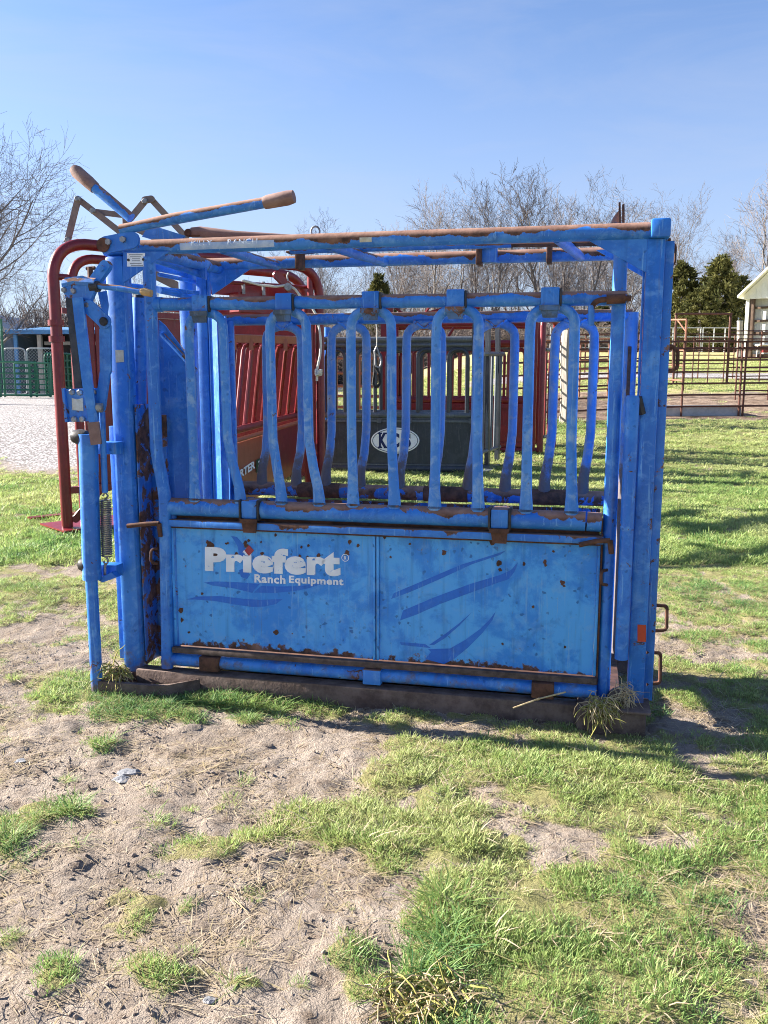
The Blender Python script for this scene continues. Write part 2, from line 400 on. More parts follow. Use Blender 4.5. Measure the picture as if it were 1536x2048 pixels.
M['blue_shed'] = simple('sky_blue_trim', (0.07, 0.20, 0.42), (0.10, 0.26, 0.48), 5, 0.6)
M['steel_wall'] = simple('blue_grey_sheet', (0.085, 0.115, 0.15), (0.11, 0.145, 0.185), 4, 0.6)
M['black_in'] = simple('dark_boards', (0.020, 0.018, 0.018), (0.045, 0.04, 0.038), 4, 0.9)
M['galv'] = simple('galvanised_steel', (0.34, 0.36, 0.37), (0.46, 0.48, 0.49), 12, 0.5, metal=0.3)
M['stone'] = simple('grey_stone', (0.13, 0.14, 0.16), (0.30, 0.30, 0.31), 18, 0.9, bump=0.01)
M['straw'] = simple('dry_straw', (0.36, 0.27, 0.15), (0.55, 0.44, 0.26), 30, 0.9)
M['weed'] = simple('yellow_green_weed', (0.20, 0.20, 0.045), (0.34, 0.30, 0.09), 30, 0.9)
M['mudm'] = simple('dried_mud', (0.10, 0.07, 0.05), MUD, 25, 1.0, bump=0.01)

# ------------------------------------------------------------------ ground cover: where grass grows, where soil, gravel and tracks lie
def _ell(px, py, rx, ry, s):
    c = flat(px, py); a = flat(px + rx, py)[0] - c[0]; b = (flat(px, py - ry)[1] - flat(px, py + ry)[1]) / 2
    return (c[0], c[1], abs(a), abs(b), s)
BLOBS = [_ell(*e) for e in [
    # trodden bare soil
    (380, 1500, 330, 55, -1.1), (90, 1500, 190, 70, -0.9), (620, 1490, 150, 55, -1.1), (330, 1600, 300, 60, -1.0), (600, 1560, 130, 60, -0.9),
    (300, 1740, 360, 80, -1.0), (620, 1790, 190, 110, -1.2), (660, 1900, 160, 130, -1.2), (380, 1900, 350, 110, -1.1), (120, 1860, 220, 160, -0.9),
    (420, 2040, 420, 90, -1.0), (90, 2050, 200, 80, -0.9), (740, 1420, 90, 18, -0.7), (880, 1465, 90, 22, -0.8),
    (1000, 1560, 70, 22, -0.8), (1010, 1650, 50, 26, -1.0), (1110, 1675, 70, 24, -1.0), (960, 1600, 50, 20, -0.8), (1340, 1685, 46, 18, -0.9), (1510, 1830, 40, 45, -1.0),
    (1290, 1935, 60, 16, -0.5), (1330, 1400, 40, 60, -0.5), (1420, 1440, 90, 26, -0.6), (1040, 1440, 80, 14, -0.4), (1390, 1300, 120, 20, -0.5),
    (1250, 1000, 90, 10, -0.7), (60, 1270, 120, 60, -0.8), (90, 1140, 90, 14, -0.5), (150, 1320, 80, 30, -0.5), (30, 1390, 60, 30, -0.5),
    # turf and tufts
    (375, 1402, 90, 16, 1.5), (560, 1402, 110, 18, 1.5), (215, 1437, 46, 18, 1.0), (130, 1375, 90, 30, 1.0), (250, 1405, 26, 14, 0.8), (700, 1395, 90, 14, 0.9),
    (480, 1445, 20, 8, 0.8), (570, 1455, 40, 12, 0.9), (110, 1465, 14, 8, 0.9), (60, 1497, 12, 8, 0.8), (205, 1490, 26, 22, 0.9), (170, 1515, 20, 10, 0.9), (385, 1478, 18, 8, 0.7),
    (475, 1505, 16, 10, 0.9), (500, 1560, 18, 14, 0.9), (460, 1590, 20, 12, 1.0), (380, 1622, 18, 8, 0.9), (435, 1620, 20, 8, 1.0), (285, 1598, 26, 10, 0.8), (125, 1625, 48, 12, 1.1), (68, 1615, 26, 14, 1.0),
    (235, 1640, 30, 14, 1.0), (320, 1650, 28, 26, 1.1), (385, 1692, 80, 30, 1.4), (435, 1702, 44, 22, 1.2), (525, 1672, 44, 16, 1.2), (465, 1655, 14, 8, 0.8), (270, 1730, 40, 12, 0.7),
    (285, 1825, 60, 46, 1.5), (240, 1795, 30, 20, 1.0), (370, 1815, 22, 14, 0.9), (515, 1785, 32, 16, 1.1), (50, 1870, 60, 44, 1.3), (110, 1950, 46, 46, 1.4), (195, 1890, 34, 26, 0.9), (290, 1955, 95, 40, 1.5),
    (500, 1880, 44, 20, 1.2), (490, 1980, 46, 22, 1.1), (570, 2015, 26, 22, 1.0), (615, 1975, 38, 20, 1.1), (700, 1910, 44, 40, 1.5), (720, 1975, 46, 34, 1.5), (30, 1760, 50, 36, 1.1), (175, 1695, 36, 20, 0.9),
    (640, 1780, 14, 10, 0.7), (530, 1690, 14, 10, 0.7), (720, 1740, 22, 16, 0.8), (755, 1800, 14, 14, 0.7), (20, 1660, 50, 24, 0.9),
    (680, 1640, 110, 40, 1.6), (760, 1560, 60, 40, 1.1), (820, 1500, 90, 26, 0.9), (900, 1640, 90, 50, 0.8), (1200, 1560, 200, 60, 1.0), (950, 1400, 130, 14, 0.9), (1000, 1900, 220, 140, 0.9), (1250, 1800, 220, 90, 0.8),
    (700, 960, 200, 14, 0.8), (850, 1412, 150, 12, 1.0), (800, 1680, 190, 55, 1.3), (930, 1800, 130, 80, 0.9), (860, 1930, 90, 70, 0.8), (1050, 1428, 130, 14, 0.9), (1150, 1900, 330, 200, 0.40), (1300, 1600, 260, 90, 0.3), (1450, 2000, 200, 120, 0.4), (900, 1560, 140, 70, 0.4)]]
def grassness(x, y):
    x = np.asarray(x, float); y = np.asarray(y, float)
    g = 0.74 + 0.8 * (fbm(x * 1.7 + 3, y * 1.7, 4) - 0.5) + 1.9 * (fbm(x * 9.5, y * 9.5 + 5, 3) - 0.5) + 0.8 * (fbm(x * 24, y * 24 + 5, 2) - 0.5)
    neg = 0.0 * x; pos = 0.0 * x
    for (cx, cy, rx, ry, s) in BLOBS:
        e = s * np.exp(-(((x - cx) / rx) ** 2 + ((y - cy) / ry) ** 2) ** 1.4 * 0.9)
        if s < 0: neg = neg + e
        else: pos = np.maximum(pos, e) + 0.25 * np.minimum(pos, e)
    g = g + np.maximum(neg, -0.95) + 0.85 * pos
    g = g + 0.30 * sstep(4.2, 7.0, y)
    g = g - 1.6 * dirtness(x, y) - 2.0 * gravelness(x, y)
    return g
def gravelness(x, y):
    w = 0.9 * (fbm(x * 0.6, y * 0.6, 3) - 0.5)
    yard = sstep(11.8, 15.2, y + 3 * w) * sstep(-1.0, -3.5, x + 2 * w)
    track = sstep(0.9, 0.3, np.abs((y - 33.5 - 1.0 * np.sin(x * 0.2)) / 3.0 + 0.4 * w)) * sstep(2, 5, x)
    track2 = sstep(0.9, 0.3, np.abs((y - 78) / 6.0)) * sstep(8, 14, x)
    return np.clip(yard + 0.85 * track + 0.7 * track2, 0, 1)
def dirtness(x, y):
    w = fbm(x * 0.5 + 9, y * 0.5, 3) - 0.5
    return sstep(18.3, 19.2, y + 0.6 * w) * sstep(27, 24, y + 6 * w) * sstep(2.0, 4.0, x + w) * (0.55 + 0.9 * sstep(0.35, 0.6, fbm(x * 0.8, y * 0.8, 3)))

def axis(segs):
    out = []
    for a, b, st in segs: out += list(np.arange(a, b, st))
    return np.array(out + [segs[-1][1]])
xs = axis([(-400, -60, 34), (-60, -16, 4), (-16, -5, 0.55), (-5, -2.6, 0.12), (-2.6, 2.6, 0.024), (2.6, 5, 0.12), (5, 16, 0.55), (16, 60, 4), (60, 400, 34)])
ys = axis([(-30, -2, 4), (-2, 1.2, 0.4), (1.2, 1.6, 0.08), (1.6, 4.6, 0.022), (4.6, 8, 0.06), (8, 20, 0.25), (20, 60, 1.0), (60, 120, 6), (120, 900, 60)])
X, Y = np.meshgrid(xs, ys)
Z = height(X, Y)
near = sstep(9, 4.5, Y) * sstep(5, 3, np.abs(X))
GR = grassness(X, Y)
soil = sstep(0.62, 0.35, GR)
rough = (fbm(X * 5, Y * 5, 4) - 0.5) * 0.045 + (fbm(X * 17 + 4, Y * 21, 4) - 0.5) * (0.012 + 0.012 * soil) + np.maximum(0, fbm(X * 30, Y * 38, 2) - 0.5) * 0.036 * soil
ridge = (np.abs(fbm(X * 9 + 1.5 * Y, Y * 16 - X * 4, 3) - 0.5)) * 0.022 * soil
Z = Z + near * (rough - ridge + 0.012 * sstep(0.5, 0.9, GR))
ny, nx = X.shape
gv = np.stack([X, Y, Z], -1).reshape(-1, 3)
ii = np.arange(ny * nx).reshape(ny, nx)
gf = np.stack([ii[:-1, :-1], ii[:-1, 1:], ii[1:, 1:], ii[1:, :-1]], -1).reshape(-1, 4)
gm = bpy.data.meshes.new('ground')
gm.from_pydata(gv.tolist(), [], gf.tolist())
gm.shade_smooth()
for nm, arr in (('grass_cover', np.clip(GR, 0, 1)), ('gravel_cover', gravelness(X, Y)), ('dirt_cover', np.clip(dirtness(X, Y), 0, 1))):
    at = gm.attributes.new(nm, 'FLOAT', 'POINT'); at.data.foreach_set('value', arr.reshape(-1).astype(np.float32))

g = NG('soil_and_turf')
v = g.co()
ga = g.n('Attribute', None, attribute_name='grass_cover').outputs['Fac']
gr = g.n('Attribute', None, attribute_name='gravel_cover').outputs['Fac']
di = g.n('Attribute', None, attribute_name='dirt_cover').outputs['Fac']
n1 = g.noise(v, 2.2, 6, 0.6); n2 = g.noise(v, 14, 6, 0.65); n3 = g.noise(v, 70, 5, 0.7); n4 = g.noise(v, 0.35, 5, 0.6)
c = g.mix(g.ramp(n1, 0.3, 0.7), (0.27, 0.220, 0.178), (0.385, 0.322, 0.268))
c = g.mix(g.ramp(n2, 0.48, 0.70), c, (0.195, 0.148, 0.112))
c = g.mix(g.math('MULTIPLY', g.ramp(n3, 0.52, 0.70), 0.55), c, (0.46, 0.37, 0.29))
c = g.mix(g.math('MULTIPLY', g.ramp(g.noise(v, 130, 3, 0.7), 0.55, 0.7), 0.5), c, (0.13, 0.09, 0.065))
th = g.mix(g.ramp(n2, 0.35, 0.65), (0.22, 0.195, 0.085), (0.33, 0.28, 0.15))
th = g.mix(g.ramp(n4, 0.35, 0.65), th, (0.26, 0.26, 0.10))
c = g.mix(g.ramp(g.math('ADD', ga, g.math('MULTIPLY', g.math('SUBTRACT', n3, 0.5), 0.6)), 0.45, 0.75), c, th)
far = g.mix(g.ramp(n1, 0.35, 0.65), (0.33, 0.30, 0.12), (0.42, 0.38, 0.19))
yy = g.sep(g.tc.outputs['Object']).outputs[1]
c = g.mix(g.math('MULTIPLY', g.ramp(yy, 14, 30), g.ramp(ga, 0.3, 0.6)), c, far)
pd = g.mix(g.ramp(g.noise(v, 3.5, 6, 0.7), 0.38, 0.62), (0.13, 0.085, 0.06), (0.30, 0.22, 0.16))
c = g.mix(g.ramp(di, 0.2, 0.7), c, pd)
vo = g.n('TexVoronoi', {'Vector': v, 'Scale': 26.0}, feature='F1')
gc = g.mix(g.ramp(vo.outputs['Color'], 0.2, 0.8), (0.36, 0.345, 0.342), (0.60, 0.58, 0.58))
gc = g.mix(g.ramp(vo.outputs['Distance'], 0.40, 0.62), gc, (0.20, 0.18, 0.17))
c = g.mix(g.ramp(g.math('ADD', gr, g.math('MULTIPLY', g.math('SUBTRACT', n2, 0.5), 0.7)), 0.25, 0.65), c, gc)
bh = g.math('ADD', g.math('MULTIPLY', n3, 0.5), g.math('ADD', n2, g.math('MULTIPLY', g.noise(v, 190, 3, 0.7), 0.3)))
gmat = g.finish(c, 0.97, bh, 0.03, spec=0.15, strength=1.0)
ground = link('ground', gm, gmat); tag(ground, 'trodden farmyard ground of tan soil, turf and pale gravel', 'ground', kind='structure')

def gz(x, y):
    """height of the built ground sheet at a point"""
    i = np.clip(np.searchsorted(xs, x) - 1, 0, nx - 2); j = np.clip(np.searchsorted(ys, y) - 1, 0, ny - 2)
    fx = (x - xs[i]) / (xs[i + 1] - xs[i]); fy = (y - ys[j]) / (ys[j + 1] - ys[j])
    return (Z[j, i] * (1 - fx) + Z[j, i + 1] * fx) * (1 - fy) + (Z[j + 1, i] * (1 - fx) + Z[j + 1, i + 1] * fx) * fy

# ------------------------------------------------------------------ grass
def tuft_mesh(name, nb, h, rad, lean, wid, seed, droop=0.3):
    r = np.random.default_rng(seed); vs = []; fs = []
    for b in range(nb):
        a = r.random() * 2 * math.pi; q = rad * math.sqrt(r.random())
        p = np.array([math.cos(a) * q, math.sin(a) * q, -0.004])
        a2 = a + r.normal(0, 0.9); ln = lean * (0.25 + r.random()) * (0.4 + q / rad)
        hh = h * (0.45 + 0.75 * r.random()); w = wid * (0.6 + 0.7 * r.random())
        dirv = np.array([math.cos(a2), math.sin(a2), 0]); sd = np.array([-dirv[1], dirv[0], 0])
        if r.random() < 0.5: sd = (sd + 0.8 * dirv * r.normal()); sd /= np.linalg.norm(sd)
        o = len(vs)
        for k, (t, ww) in enumerate(((0, 0.8), (0.5, 1.0), (0.85, 0.6))):
            c_ = p + dirv * (ln * hh * (t + droop * t * t)) + np.array([0, 0, hh * (t - droop * 0.6 * ln * t * t)])
            vs += [c_ - sd * w * ww / 2, c_ + sd * w * ww / 2]
        c_ = p + dirv * (ln * hh * (1 + droop)) + np.array([0, 0, hh * (1 - droop * 0.6 * ln)])
        vs.append(c_)
        fs += [(o, o + 1, o + 3, o + 2), (o + 2, o + 3, o + 5, o + 4), (o + 4, o + 5, o + 6)]
    me = bpy.data.meshes.new(name); me.from_pydata([tuple(map(float, p)) for p in vs], [], fs); me.shade_smooth(); return me

def blade_mat(name, cols, trans=0.35):
    g = NG(name)
    ti = g.n('Attribute', None, attribute_type='INSTANCER', attribute_name='tint').outputs['Fac']
    ri = g.n('NewGeometry').outputs['Random Per Island']
    k = g.math('ADD', g.math('MULTIPLY', ti, 0.72), g.math('MULTIPLY', ri, 0.28))
    cr = g.n('ValToRGB', {0: k}); el = cr.color_ramp.elements
    el[0].position, el[0].color = 0.0, (*cols[0], 1); el[1].position, el[1].color = 1.0, (*cols[-1], 1)
    for i, cc in enumerate(cols[1:-1]): e = el.new((i + 1) / (len(cols) - 1)); e.color = (*cc, 1)
    dry = g.math('GREATER_THAN', ri, 0.90)
    c = g.mix(g.math('MULTIPLY', dry, 0.8), cr.outputs[0], (0.34, 0.28, 0.14))
    p = g.n('BsdfPrincipled', {'Base Color': c, 'Roughness': 0.55, 'Specular IOR Level': 0.35})
    t = g.n('BsdfTranslucent', {'Color': g.mix(0.5, c, (0.30, 0.36, 0.04), 'MULTIPLY')})
    t.inputs['Color'].default_value = (0.2, 0.25, 0.05, 1); g.t.links.new(c, t.inputs['Color'])
    mx = g.n('MixShader', {0: trans, 1: p.outputs[0], 2: t.outputs[0]})
    g.t.links.new(mx.outputs[0], g.out.inputs['Surface']); return g.m
M['blade'] = blade_mat('grass_blade', [(0.10, 0.235, 0.085), (0.22, 0.345, 0.10), (0.355, 0.44, 0.145), (0.50, 0.52, 0.25)], 0.45)
M['dryblade'] = blade_mat('dead_grass_blade', [(0.22, 0.16, 0.10), (0.38, 0.30, 0.20), (0.52, 0.43, 0.30)], 0.15)
M['clod'] = simple('soil_clod', (0.26, 0.20, 0.155), (0.40, 0.325, 0.265), 40, 1.0, bump=0.004)

def scatter(name, protos, pts, kinds, rots, scs, tints, label, cat):
    pc = bpy.data.collections.new(name + '_prototypes')
    for k, (me, mt) in enumerate(protos):
        if len(me.materials) == 0: me.materials.append(mt)
        po = bpy.data.objects.new('%s_%02d' % (name, k), me); pc.objects.link(po)
    me = bpy.data.meshes.new(name); n = len(pts)
    me.vertices.add(n); me.vertices.foreach_set('co', np.asarray(pts, np.float32).reshape(-1))
    a = me.attributes.new('pick', 'INT', 'POINT'); a.data.foreach_set('value', np.asarray(kinds, np.int32))
    a = me.attributes.new('turn', 'FLOAT_VECTOR', 'POINT'); a.data.foreach_set('vector', np.asarray(rots, np.float32).reshape(-1))
    a = me.attributes.new('size', 'FLOAT_VECTOR', 'POINT'); a.data.foreach_set('vector', np.asarray(scs, np.float32).reshape(-1))
    a = me.attributes.new('tint', 'FLOAT', 'POINT'); a.data.foreach_set('value', np.asarray(tints, np.float32))
    o = bpy.data.objects.new(name, me); col.objects.link(o)
    ng = bpy.data.node_groups.new(name + '_scatter', 'GeometryNodeTree')
    ng.interface.new_socket('Geometry', in_out='INPUT', socket_type='NodeSocketGeometry'); ng.interface.new_socket('Geometry', in_out='OUTPUT', socket_type='NodeSocketGeometry')
    gi = ng.nodes.new('NodeGroupInput'); go = ng.nodes.new('NodeGroupOutput')
    ip = ng.nodes.new('GeometryNodeInstanceOnPoints'); ci = ng.nodes.new('GeometryNodeCollectionInfo')
    ci.inputs['Collection'].default_value = pc; ci.inputs['Separate Children'].default_value = True; ci.inputs['Reset Children'].default_value = True
    def na(nm, typ):
        q = ng.nodes.new('GeometryNodeInputNamedAttribute'); q.data_type = typ; q.inputs['Name'].default_value = nm; return q.outputs['Attribute']
    lk = ng.links.new
    lk(gi.outputs[0], ip.inputs['Points']); lk(ci.outputs[0], ip.inputs['Instance']); ip.inputs['Pick Instance'].default_value = True
    lk(na('pick', 'INT'), ip.inputs['Instance Index']); lk(na('turn', 'FLOAT_VECTOR'), ip.inputs['Rotation']); lk(na('size', 'FLOAT_VECTOR'), ip.inputs['Scale'])
    lk(ip.outputs[0], go.inputs[0])
    md = o.modifiers.new('scatter', 'NODES'); md.node_group = ng
    return tag(o, label, cat, kind='stuff')

rg = np.random.default_rng(5)
def spots(y0, y1, s0, margin=1.0):
    """jittered points over the strip of ground y0..y1 as wide as the view, spacing growing with distance"""
    out = []; y = y0
    while y < y1:
        s = s0 * max(1.0, y / 4.0); half = 0.47 * y + margin
        n = int(2 * half / s)
        x = -half + (np.arange(n) + rg.random(n)) * s
        out.append(np.stack([x, y + (rg.random(n) - 0.5) * s * 1.5], -1)); y += s
    return np.concatenate(out)
protos = []
for k in range(4): protos.append((tuft_mesh('turf', 44, 0.023, 0.036, 0.65, 0.0025, 100 + k), M['blade']))          # 0-3 short turf
for k in range(3): protos.append((tuft_mesh('longer', 26, 0.042, 0.032, 1.0, 0.0030, 200 + k, 0.6), M['blade']))     # 4-6 longer, leaning
for k in range(2): protos.append((tuft_mesh('dry', 12, 0.030, 0.034, 1.7, 0.0030, 300 + k, 0.7), M['dryblade']))      # 7-8 dead, laid flat
for k in range(3): protos.append((tuft_mesh('coarse', 42, 0.044, 0.080, 0.8, 0.0065, 400 + k), M['blade']))           # 9-11 for the distance
P = spots(1.35, 48, 0.026)
Gp = grassness(P[:, 0], P[:, 1]) + 0.16 * rg.normal(size=len(P))
longf = fbm(P[:, 0] * 0.9 + 40, P[:, 1] * 0.9, 3)
clumpy = fbm(P[:, 0] * 7.5 + 2, P[:, 1] * 7.5, 3)
keep = (Gp > 0.60) & (rg.random(len(P)) < np.clip(4.5 * (clumpy - 0.24), 0.12, 1)) & (rg.random(len(P)) < np.clip((Gp - 0.52) * 3.2, 0, 1))
def under_chute(x, y):
    rx, ry = x - CO[0], y - CO[1]; u = rx * UX[0] + ry * UX[1]; v_ = rx * VX[0] + ry * VX[1]
    return (u > -2.3) & (u < 0.0) & (v_ > -0.045) & (v_ < 0.74)
keep &= ~under_chute(P[:, 0], P[:, 1])
tx = fbm(P[:, 0] * 1.1, P[:, 1] * 1.1 + 30, 3)
P, Gp, longf, tx, clumpy = P[keep], Gp[keep], longf[keep], tx[keep], clumpy[keep]
n = len(P); dd = P[:, 1]
kind = rg.integers(0, 4, n)
lm = (longf > 0.60) & (rg.random(n) < 0.75); kind = np.where(lm, 4 + rg.integers(0, 3, n), kind)
dm = rg.random(n) < 0.10; kind = np.where(dm, 7 + rg.integers(0, 2, n), kind)
fm = dd > 6.5; kind = np.where(fm, 9 + rg.integers(0, 3, n), kind)
sz = (0.75 + 0.55 * rg.random(n)) * np.where(fm, 0.55 + dd / 16.0, 1.0) * np.clip(0.66 + 0.5 * (Gp - 0.6), 0.62, 1.1) * (0.42 + 0.92 * clumpy)
hz = np.where(fm, sz * np.clip(7.5 / dd, 0.36, 1.0) ** 0.75, sz)
tint = np.clip(0.68 + 1.5 * (tx - 0.5) + 0.17 * rg.normal(size=n) - np.where(lm, 0.26, 0) + 0.36 * sstep(7, 14, dd) - 0.18 * sstep(4.5, 3.6, dd) * sstep(0, 1.5, P[:, 0]) * sstep(2.8, 3.6, dd), 0, 1)
pts = np.stack([P[:, 0], P[:, 1], gz(P[:, 0], P[:, 1])], -1)
rots = np.stack([rg.normal(0, 0.12, n), rg.normal(0, 0.12, n), rg.random(n) * 6.283], -1)
scatter('grass', protos, pts, kind, rots, np.stack([sz, sz, hz], -1), tint, 'short yellow-green spring grass growing in patches over the yard', 'grass')
# dead stems lying on the bare soil, small clods
P = spots(1.35, 9.0, 0.024); Gp = grassness(P[:, 0], P[:, 1])
lf = fbm(P[:, 0] * 3, P[:, 1] * 3 + 8, 3)
keep = (rg.random(len(P)) < np.clip((lf - 0.40) * 2.2, 0.05, 0.6)) & (Gp < 0.9); P = P[keep]; n = len(P)
lit = [(tuft_mesh('litter', 9, 0.018, 0.045, 2.4, 0.0026, 500 + k, 0.8), M['dryblade']) for k in range(4)]
s = 0.55 + 0.7 * rg.random(n)
scatter('dead_stems', lit, np.stack([P[:, 0], P[:, 1], gz(P[:, 0], P[:, 1]) + 0.003], -1), rg.integers(0, 4, n), np.stack([rg.normal(0, 0.1, n), rg.normal(0, 0.1, n), rg.random(n) * 6.283], -1),
        np.stack([s, s, 0.35 * s], -1), rg.random(n), 'pale dead grass stems littering the bare soil', 'litter')
def clod_mesh(seed, sub=1):
    bm = bmesh.new(); bmesh.ops.create_icosphere(bm, subdivisions=sub, radius=1); r = random.Random(seed)
    for v in bm.verts: v.co *= 0.7 + 0.55 * r.random(); v.co.z *= 0.62
    me = bpy.data.meshes.new('clod'); bm.to_mesh(me); bm.free(); return me
P = spots(1.35, 7.0, 0.017); Gp = grassness(P[:, 0], P[:, 1])
keep = (Gp < 0.66) & (rg.random(len(P)) < np.clip((fbm(P[:, 0] * 4, P[:, 1] * 4, 3) - 0.44) * 1.6, 0.02, 0.45)); P = P[keep]; n = len(P)
s = 0.0020 + 0.0052 * rg.random(n) ** 3
scatter('soil_crumbs', [(clod_mesh(k), M['clod']) for k in range(4)], np.stack([P[:, 0], P[:, 1], gz(P[:, 0], P[:, 1]) + 0.3 * s], -1), rg.integers(0, 4, n), rg.random((n, 3)) * 6.28,
        np.stack([s * 1.3, s, s], -1), rg.random(n), 'small crumbs of dry tan soil', 'soil')

# ------------------------------------------------------------------ the blue squeeze chute (along x = u, across y = v, up z = w)
CH = thing('squeeze_chute', 'worn blue steel cattle squeeze chute with white lettering, standing in front', 'cattle chute', (CO[0], CO[1], 0), -ANG)
def cp(name, mat, fn, parent=None, **kw): return part(name, M[mat], parent or CH, fn, **kw)
def rpoly(poly, r=0.02): return poly
def pl(pix, v): return [(L(a, b, v)[0], L(a, b, v)[2]) for a, b in pix]
VF = 0.70
# ground skids, foot plates, floor
cp('skid', 'skid', lambda m: m.box(-2.26, -0.03, -0.055, 0.02, -0.03, 0.092, 0.006))
cp('skid', 'skid', lambda m: m.box(-2.26, -0.03, VF - 0.03, VF + 0.04, -0.03, 0.092, 0.006))
cp('floor_plate', 'rust', lambda m: m.box(-2.2, -0.1, 0.07, VF - 0.07, 0.085, 0.105, 0.003))
cp('foot_box', 'skid', lambda m: m.box(-0.275, -0.005, -0.105, 0.09, -0.03, 0.098, 0.008))
cp('foot_plate', 'skid', lambda m: m.box(-0.12, 0.012, -0.12, 0.10, 0.098, 0.108, 0.003))
tr = [L(236, 1358, -0.10), L(262, 1330, 0.0), L(375, 1330, -0.02), L(392, 1345, -0.06), L(352, 1368, -0.15), L(262, 1374, -0.16)]
def tray(m):
    pts = [(-2.40, -0.19), (-2.30, -0.02), (-1.98, -0.02), (-1.94, -0.06), (-2.05, -0.17), (-2.12, -0.19)]
    n = len(pts); lo = [(a, b, 0.012) for a, b in pts]; hi = [(a, b, 0.072) for a, b in pts]
    inn = [(a * 0.97 - 0.065, b * 0.78 - 0.02, 0.072) for a, b in pts]; bot = [(a * 0.97 - 0.065, b * 0.78 - 0.02, 0.03) for a, b in pts]
    vs_ = lo + hi + inn + bot; fs = [tuple(range(n - 1, -1, -1))]
    for q in range(3): fs += [(q * n + i, q * n + (i + 1) % n, (q + 1) * n + (i + 1) % n, (q + 1) * n + i) for i in range(n)]
    fs.append(tuple(3 * n + i for i in range(n))); m.add(vs_, fs)
cp('foot_tray', 'skid', tray)
cp('foot_plate', 'skid', lambda m: m.plate([(-2.42, 0.0), (-2.24, 0.0), (-2.24, 0.012), (-2.42, 0.012)], -0.17, 0.09).add([], []))
# end posts
cp('post', 'blue_foot', lambda m: m.box(-0.077, -0.012, -0.012, 0.045, 0.10, 1.937, 0.004))
cp('post_flange', 'blue_dirty', lambda m: m.box(-0.012, 0.026, 0.046, 0.056, 0.10, 1.935, 0.002))
cp('post_flange', 'blue', lambda m: m.box(-0.087, -0.0785, 0.024, 0.045, 0.30, 1.90, 0.002))
cp('post', 'blue_foot', lambda m: m.tube([(-0.172, 0.02, 0.11), (-0.172, 0.02, 1.90)], 0.0268, 16))
cp('post_strip', 'blue_rusty', lambda m: m.box(-0.207, -0.199, 0.0, 0.03, 0.12, 0.86, 0.002))
cp('post', 'far_bar', lambda m: m.tube([(-0.092, VF, 0.09), (-0.092, VF, 1.715)], 0.031, 14))
cp('post', 'blue_dirty', lambda m: m.box(-0.02, 0.03, VF - 0.03, VF + 0.03, 0.09, 1.95, 0.004))
cp('post', 'blue_foot', lambda m: m.box(-2.336, -2.246, -0.035, 0.05, 0.012, 1.940, 0.018))
cp('post', 'blue_foot', lambda m: m.box(-2.40, -2.352, 0.05, 0.075, 0.10, 1.20, 0.003))
cp('post_cap', 'blue', lambda m: m.add([L(225, 743, 0.05), L(236, 728, 0.05), L(238, 742, 0.05), (L(225, 743, 0.05)[0], 0.08, L(225, 743, 0.05)[2]), (L(236, 728, 0.05)[0], 0.08, L(236, 728, 0.05)[2]), (L(238, 742, 0.05)[0], 0.08, L(238, 742, 0.05)[2])], [(0, 1, 2), (3, 5, 4), (0, 3, 4, 1), (1, 4, 5, 2), (2, 5, 3, 0)]))
cp('channel', 'blue_rusty', lambda m: m.box(-2.240, -2.232, 0.0, 0.13, 0.10, 1.30, 0.002).box(-2.232, -2.150, 0.12, 0.13, 0.10, 1.25, 0.002))
cp('post', 'blue_foot', lambda m: m.box(-2.33, -2.25, VF - 0.04, VF + 0.05, 0.09, 1.95, 0.012))
# side frame pipe with its bend, and foot pin
cp('side_pipe', 'blue_foot', lambda m: m.tube(fillet([(-2.135, -0.01, 1.93), (-2.135, -0.01, 1.10), (-2.098, -0.02, 0.90), (-2.118, -0.02, 0.10)], 0.25, 8), 0.0275, 16))
cp('side_pipe', 'blue_foot', lambda m: m.tube([(-2.079, 0.01, 0.82), (-2.085, 0.01, 0.13)], 0.020, 12))
cp('pivot_pin', 'rust', lambda m: m.tube([(-2.118, -0.02, 0.03), (-2.118, -0.02, 0.12)], 0.014, 10).disc((-2.118, -0.02, 0.112), 0.026, 0.012, (0, 0, 1)))
# top frame
cp('top_rail', 'blue_top', lambda m: m.tube([(-2.345, 0, 1.972), (-1.2, 0, 1.972), (-0.065, 0, 1.968)], 0.0315, 20))
cp('top_rail', 'blue_top', lambda m: m.tube([(-2.30, VF, 1.985), (-0.06, VF, 1.978)], 0.030, 16))
cp('header', 'blue', lambda m: m.box(-0.068, 0.004, -0.04, VF + 0.04, 1.938, 2.008, 0.009))
cp('cross_pipe', 'blue_top', lambda m: m.tube([(-2.12, 0, 1.955), (-2.12, VF, 1.965)], 0.030, 14))
cp('header', 'blue', lambda m: m.tube([(-2.30, 0.0, 1.94), (-2.30, VF, 1.955)], 0.03, 14))
for u0, u1 in ((-1.805, -1.805), (-1.34, -1.255), (-0.415, -0.33)):
    cp('cross_pipe', 'blue_mid', lambda m: m.tube([(u0, 0.02, 1.958), (u1, VF - 0.02, 1.966)], 0.022, 14))
cp('middle_rail', 'blue_top', lambda m: m.tube([(-1.62, 0.36, 1.995), (-0.62, 0.36, 1.985)], [0.02, 0.013], 12))
cp('lever_strap', 'rust', lambda m: m.bar((-0.72, 0.36, 1.985), (-0.05, 0.36, 1.975), 0.03, 0.008, (0, 0.4, 1)))
for u, v_ in ((-1.66, 0.60), (-0.79, 0.62), (-0.47, 0.62)):
    cp('rail_bracket', 'rust', lambda m: m.box(u - 0.012, u + 0.012, v_ - 0.03, v_ + 0.06, 1.935, 2.035, 0.003).box(u - 0.06, u + 0.06, v_ - 0.02, v_ + 0.05, 2.012, 2.022, 0.002))
cp('rail_bracket', 'blue_dirty', lambda m: m.box(-0.80, -0.71, VF - 0.06, VF - 0.02, 1.95, 2.05, 0.003))
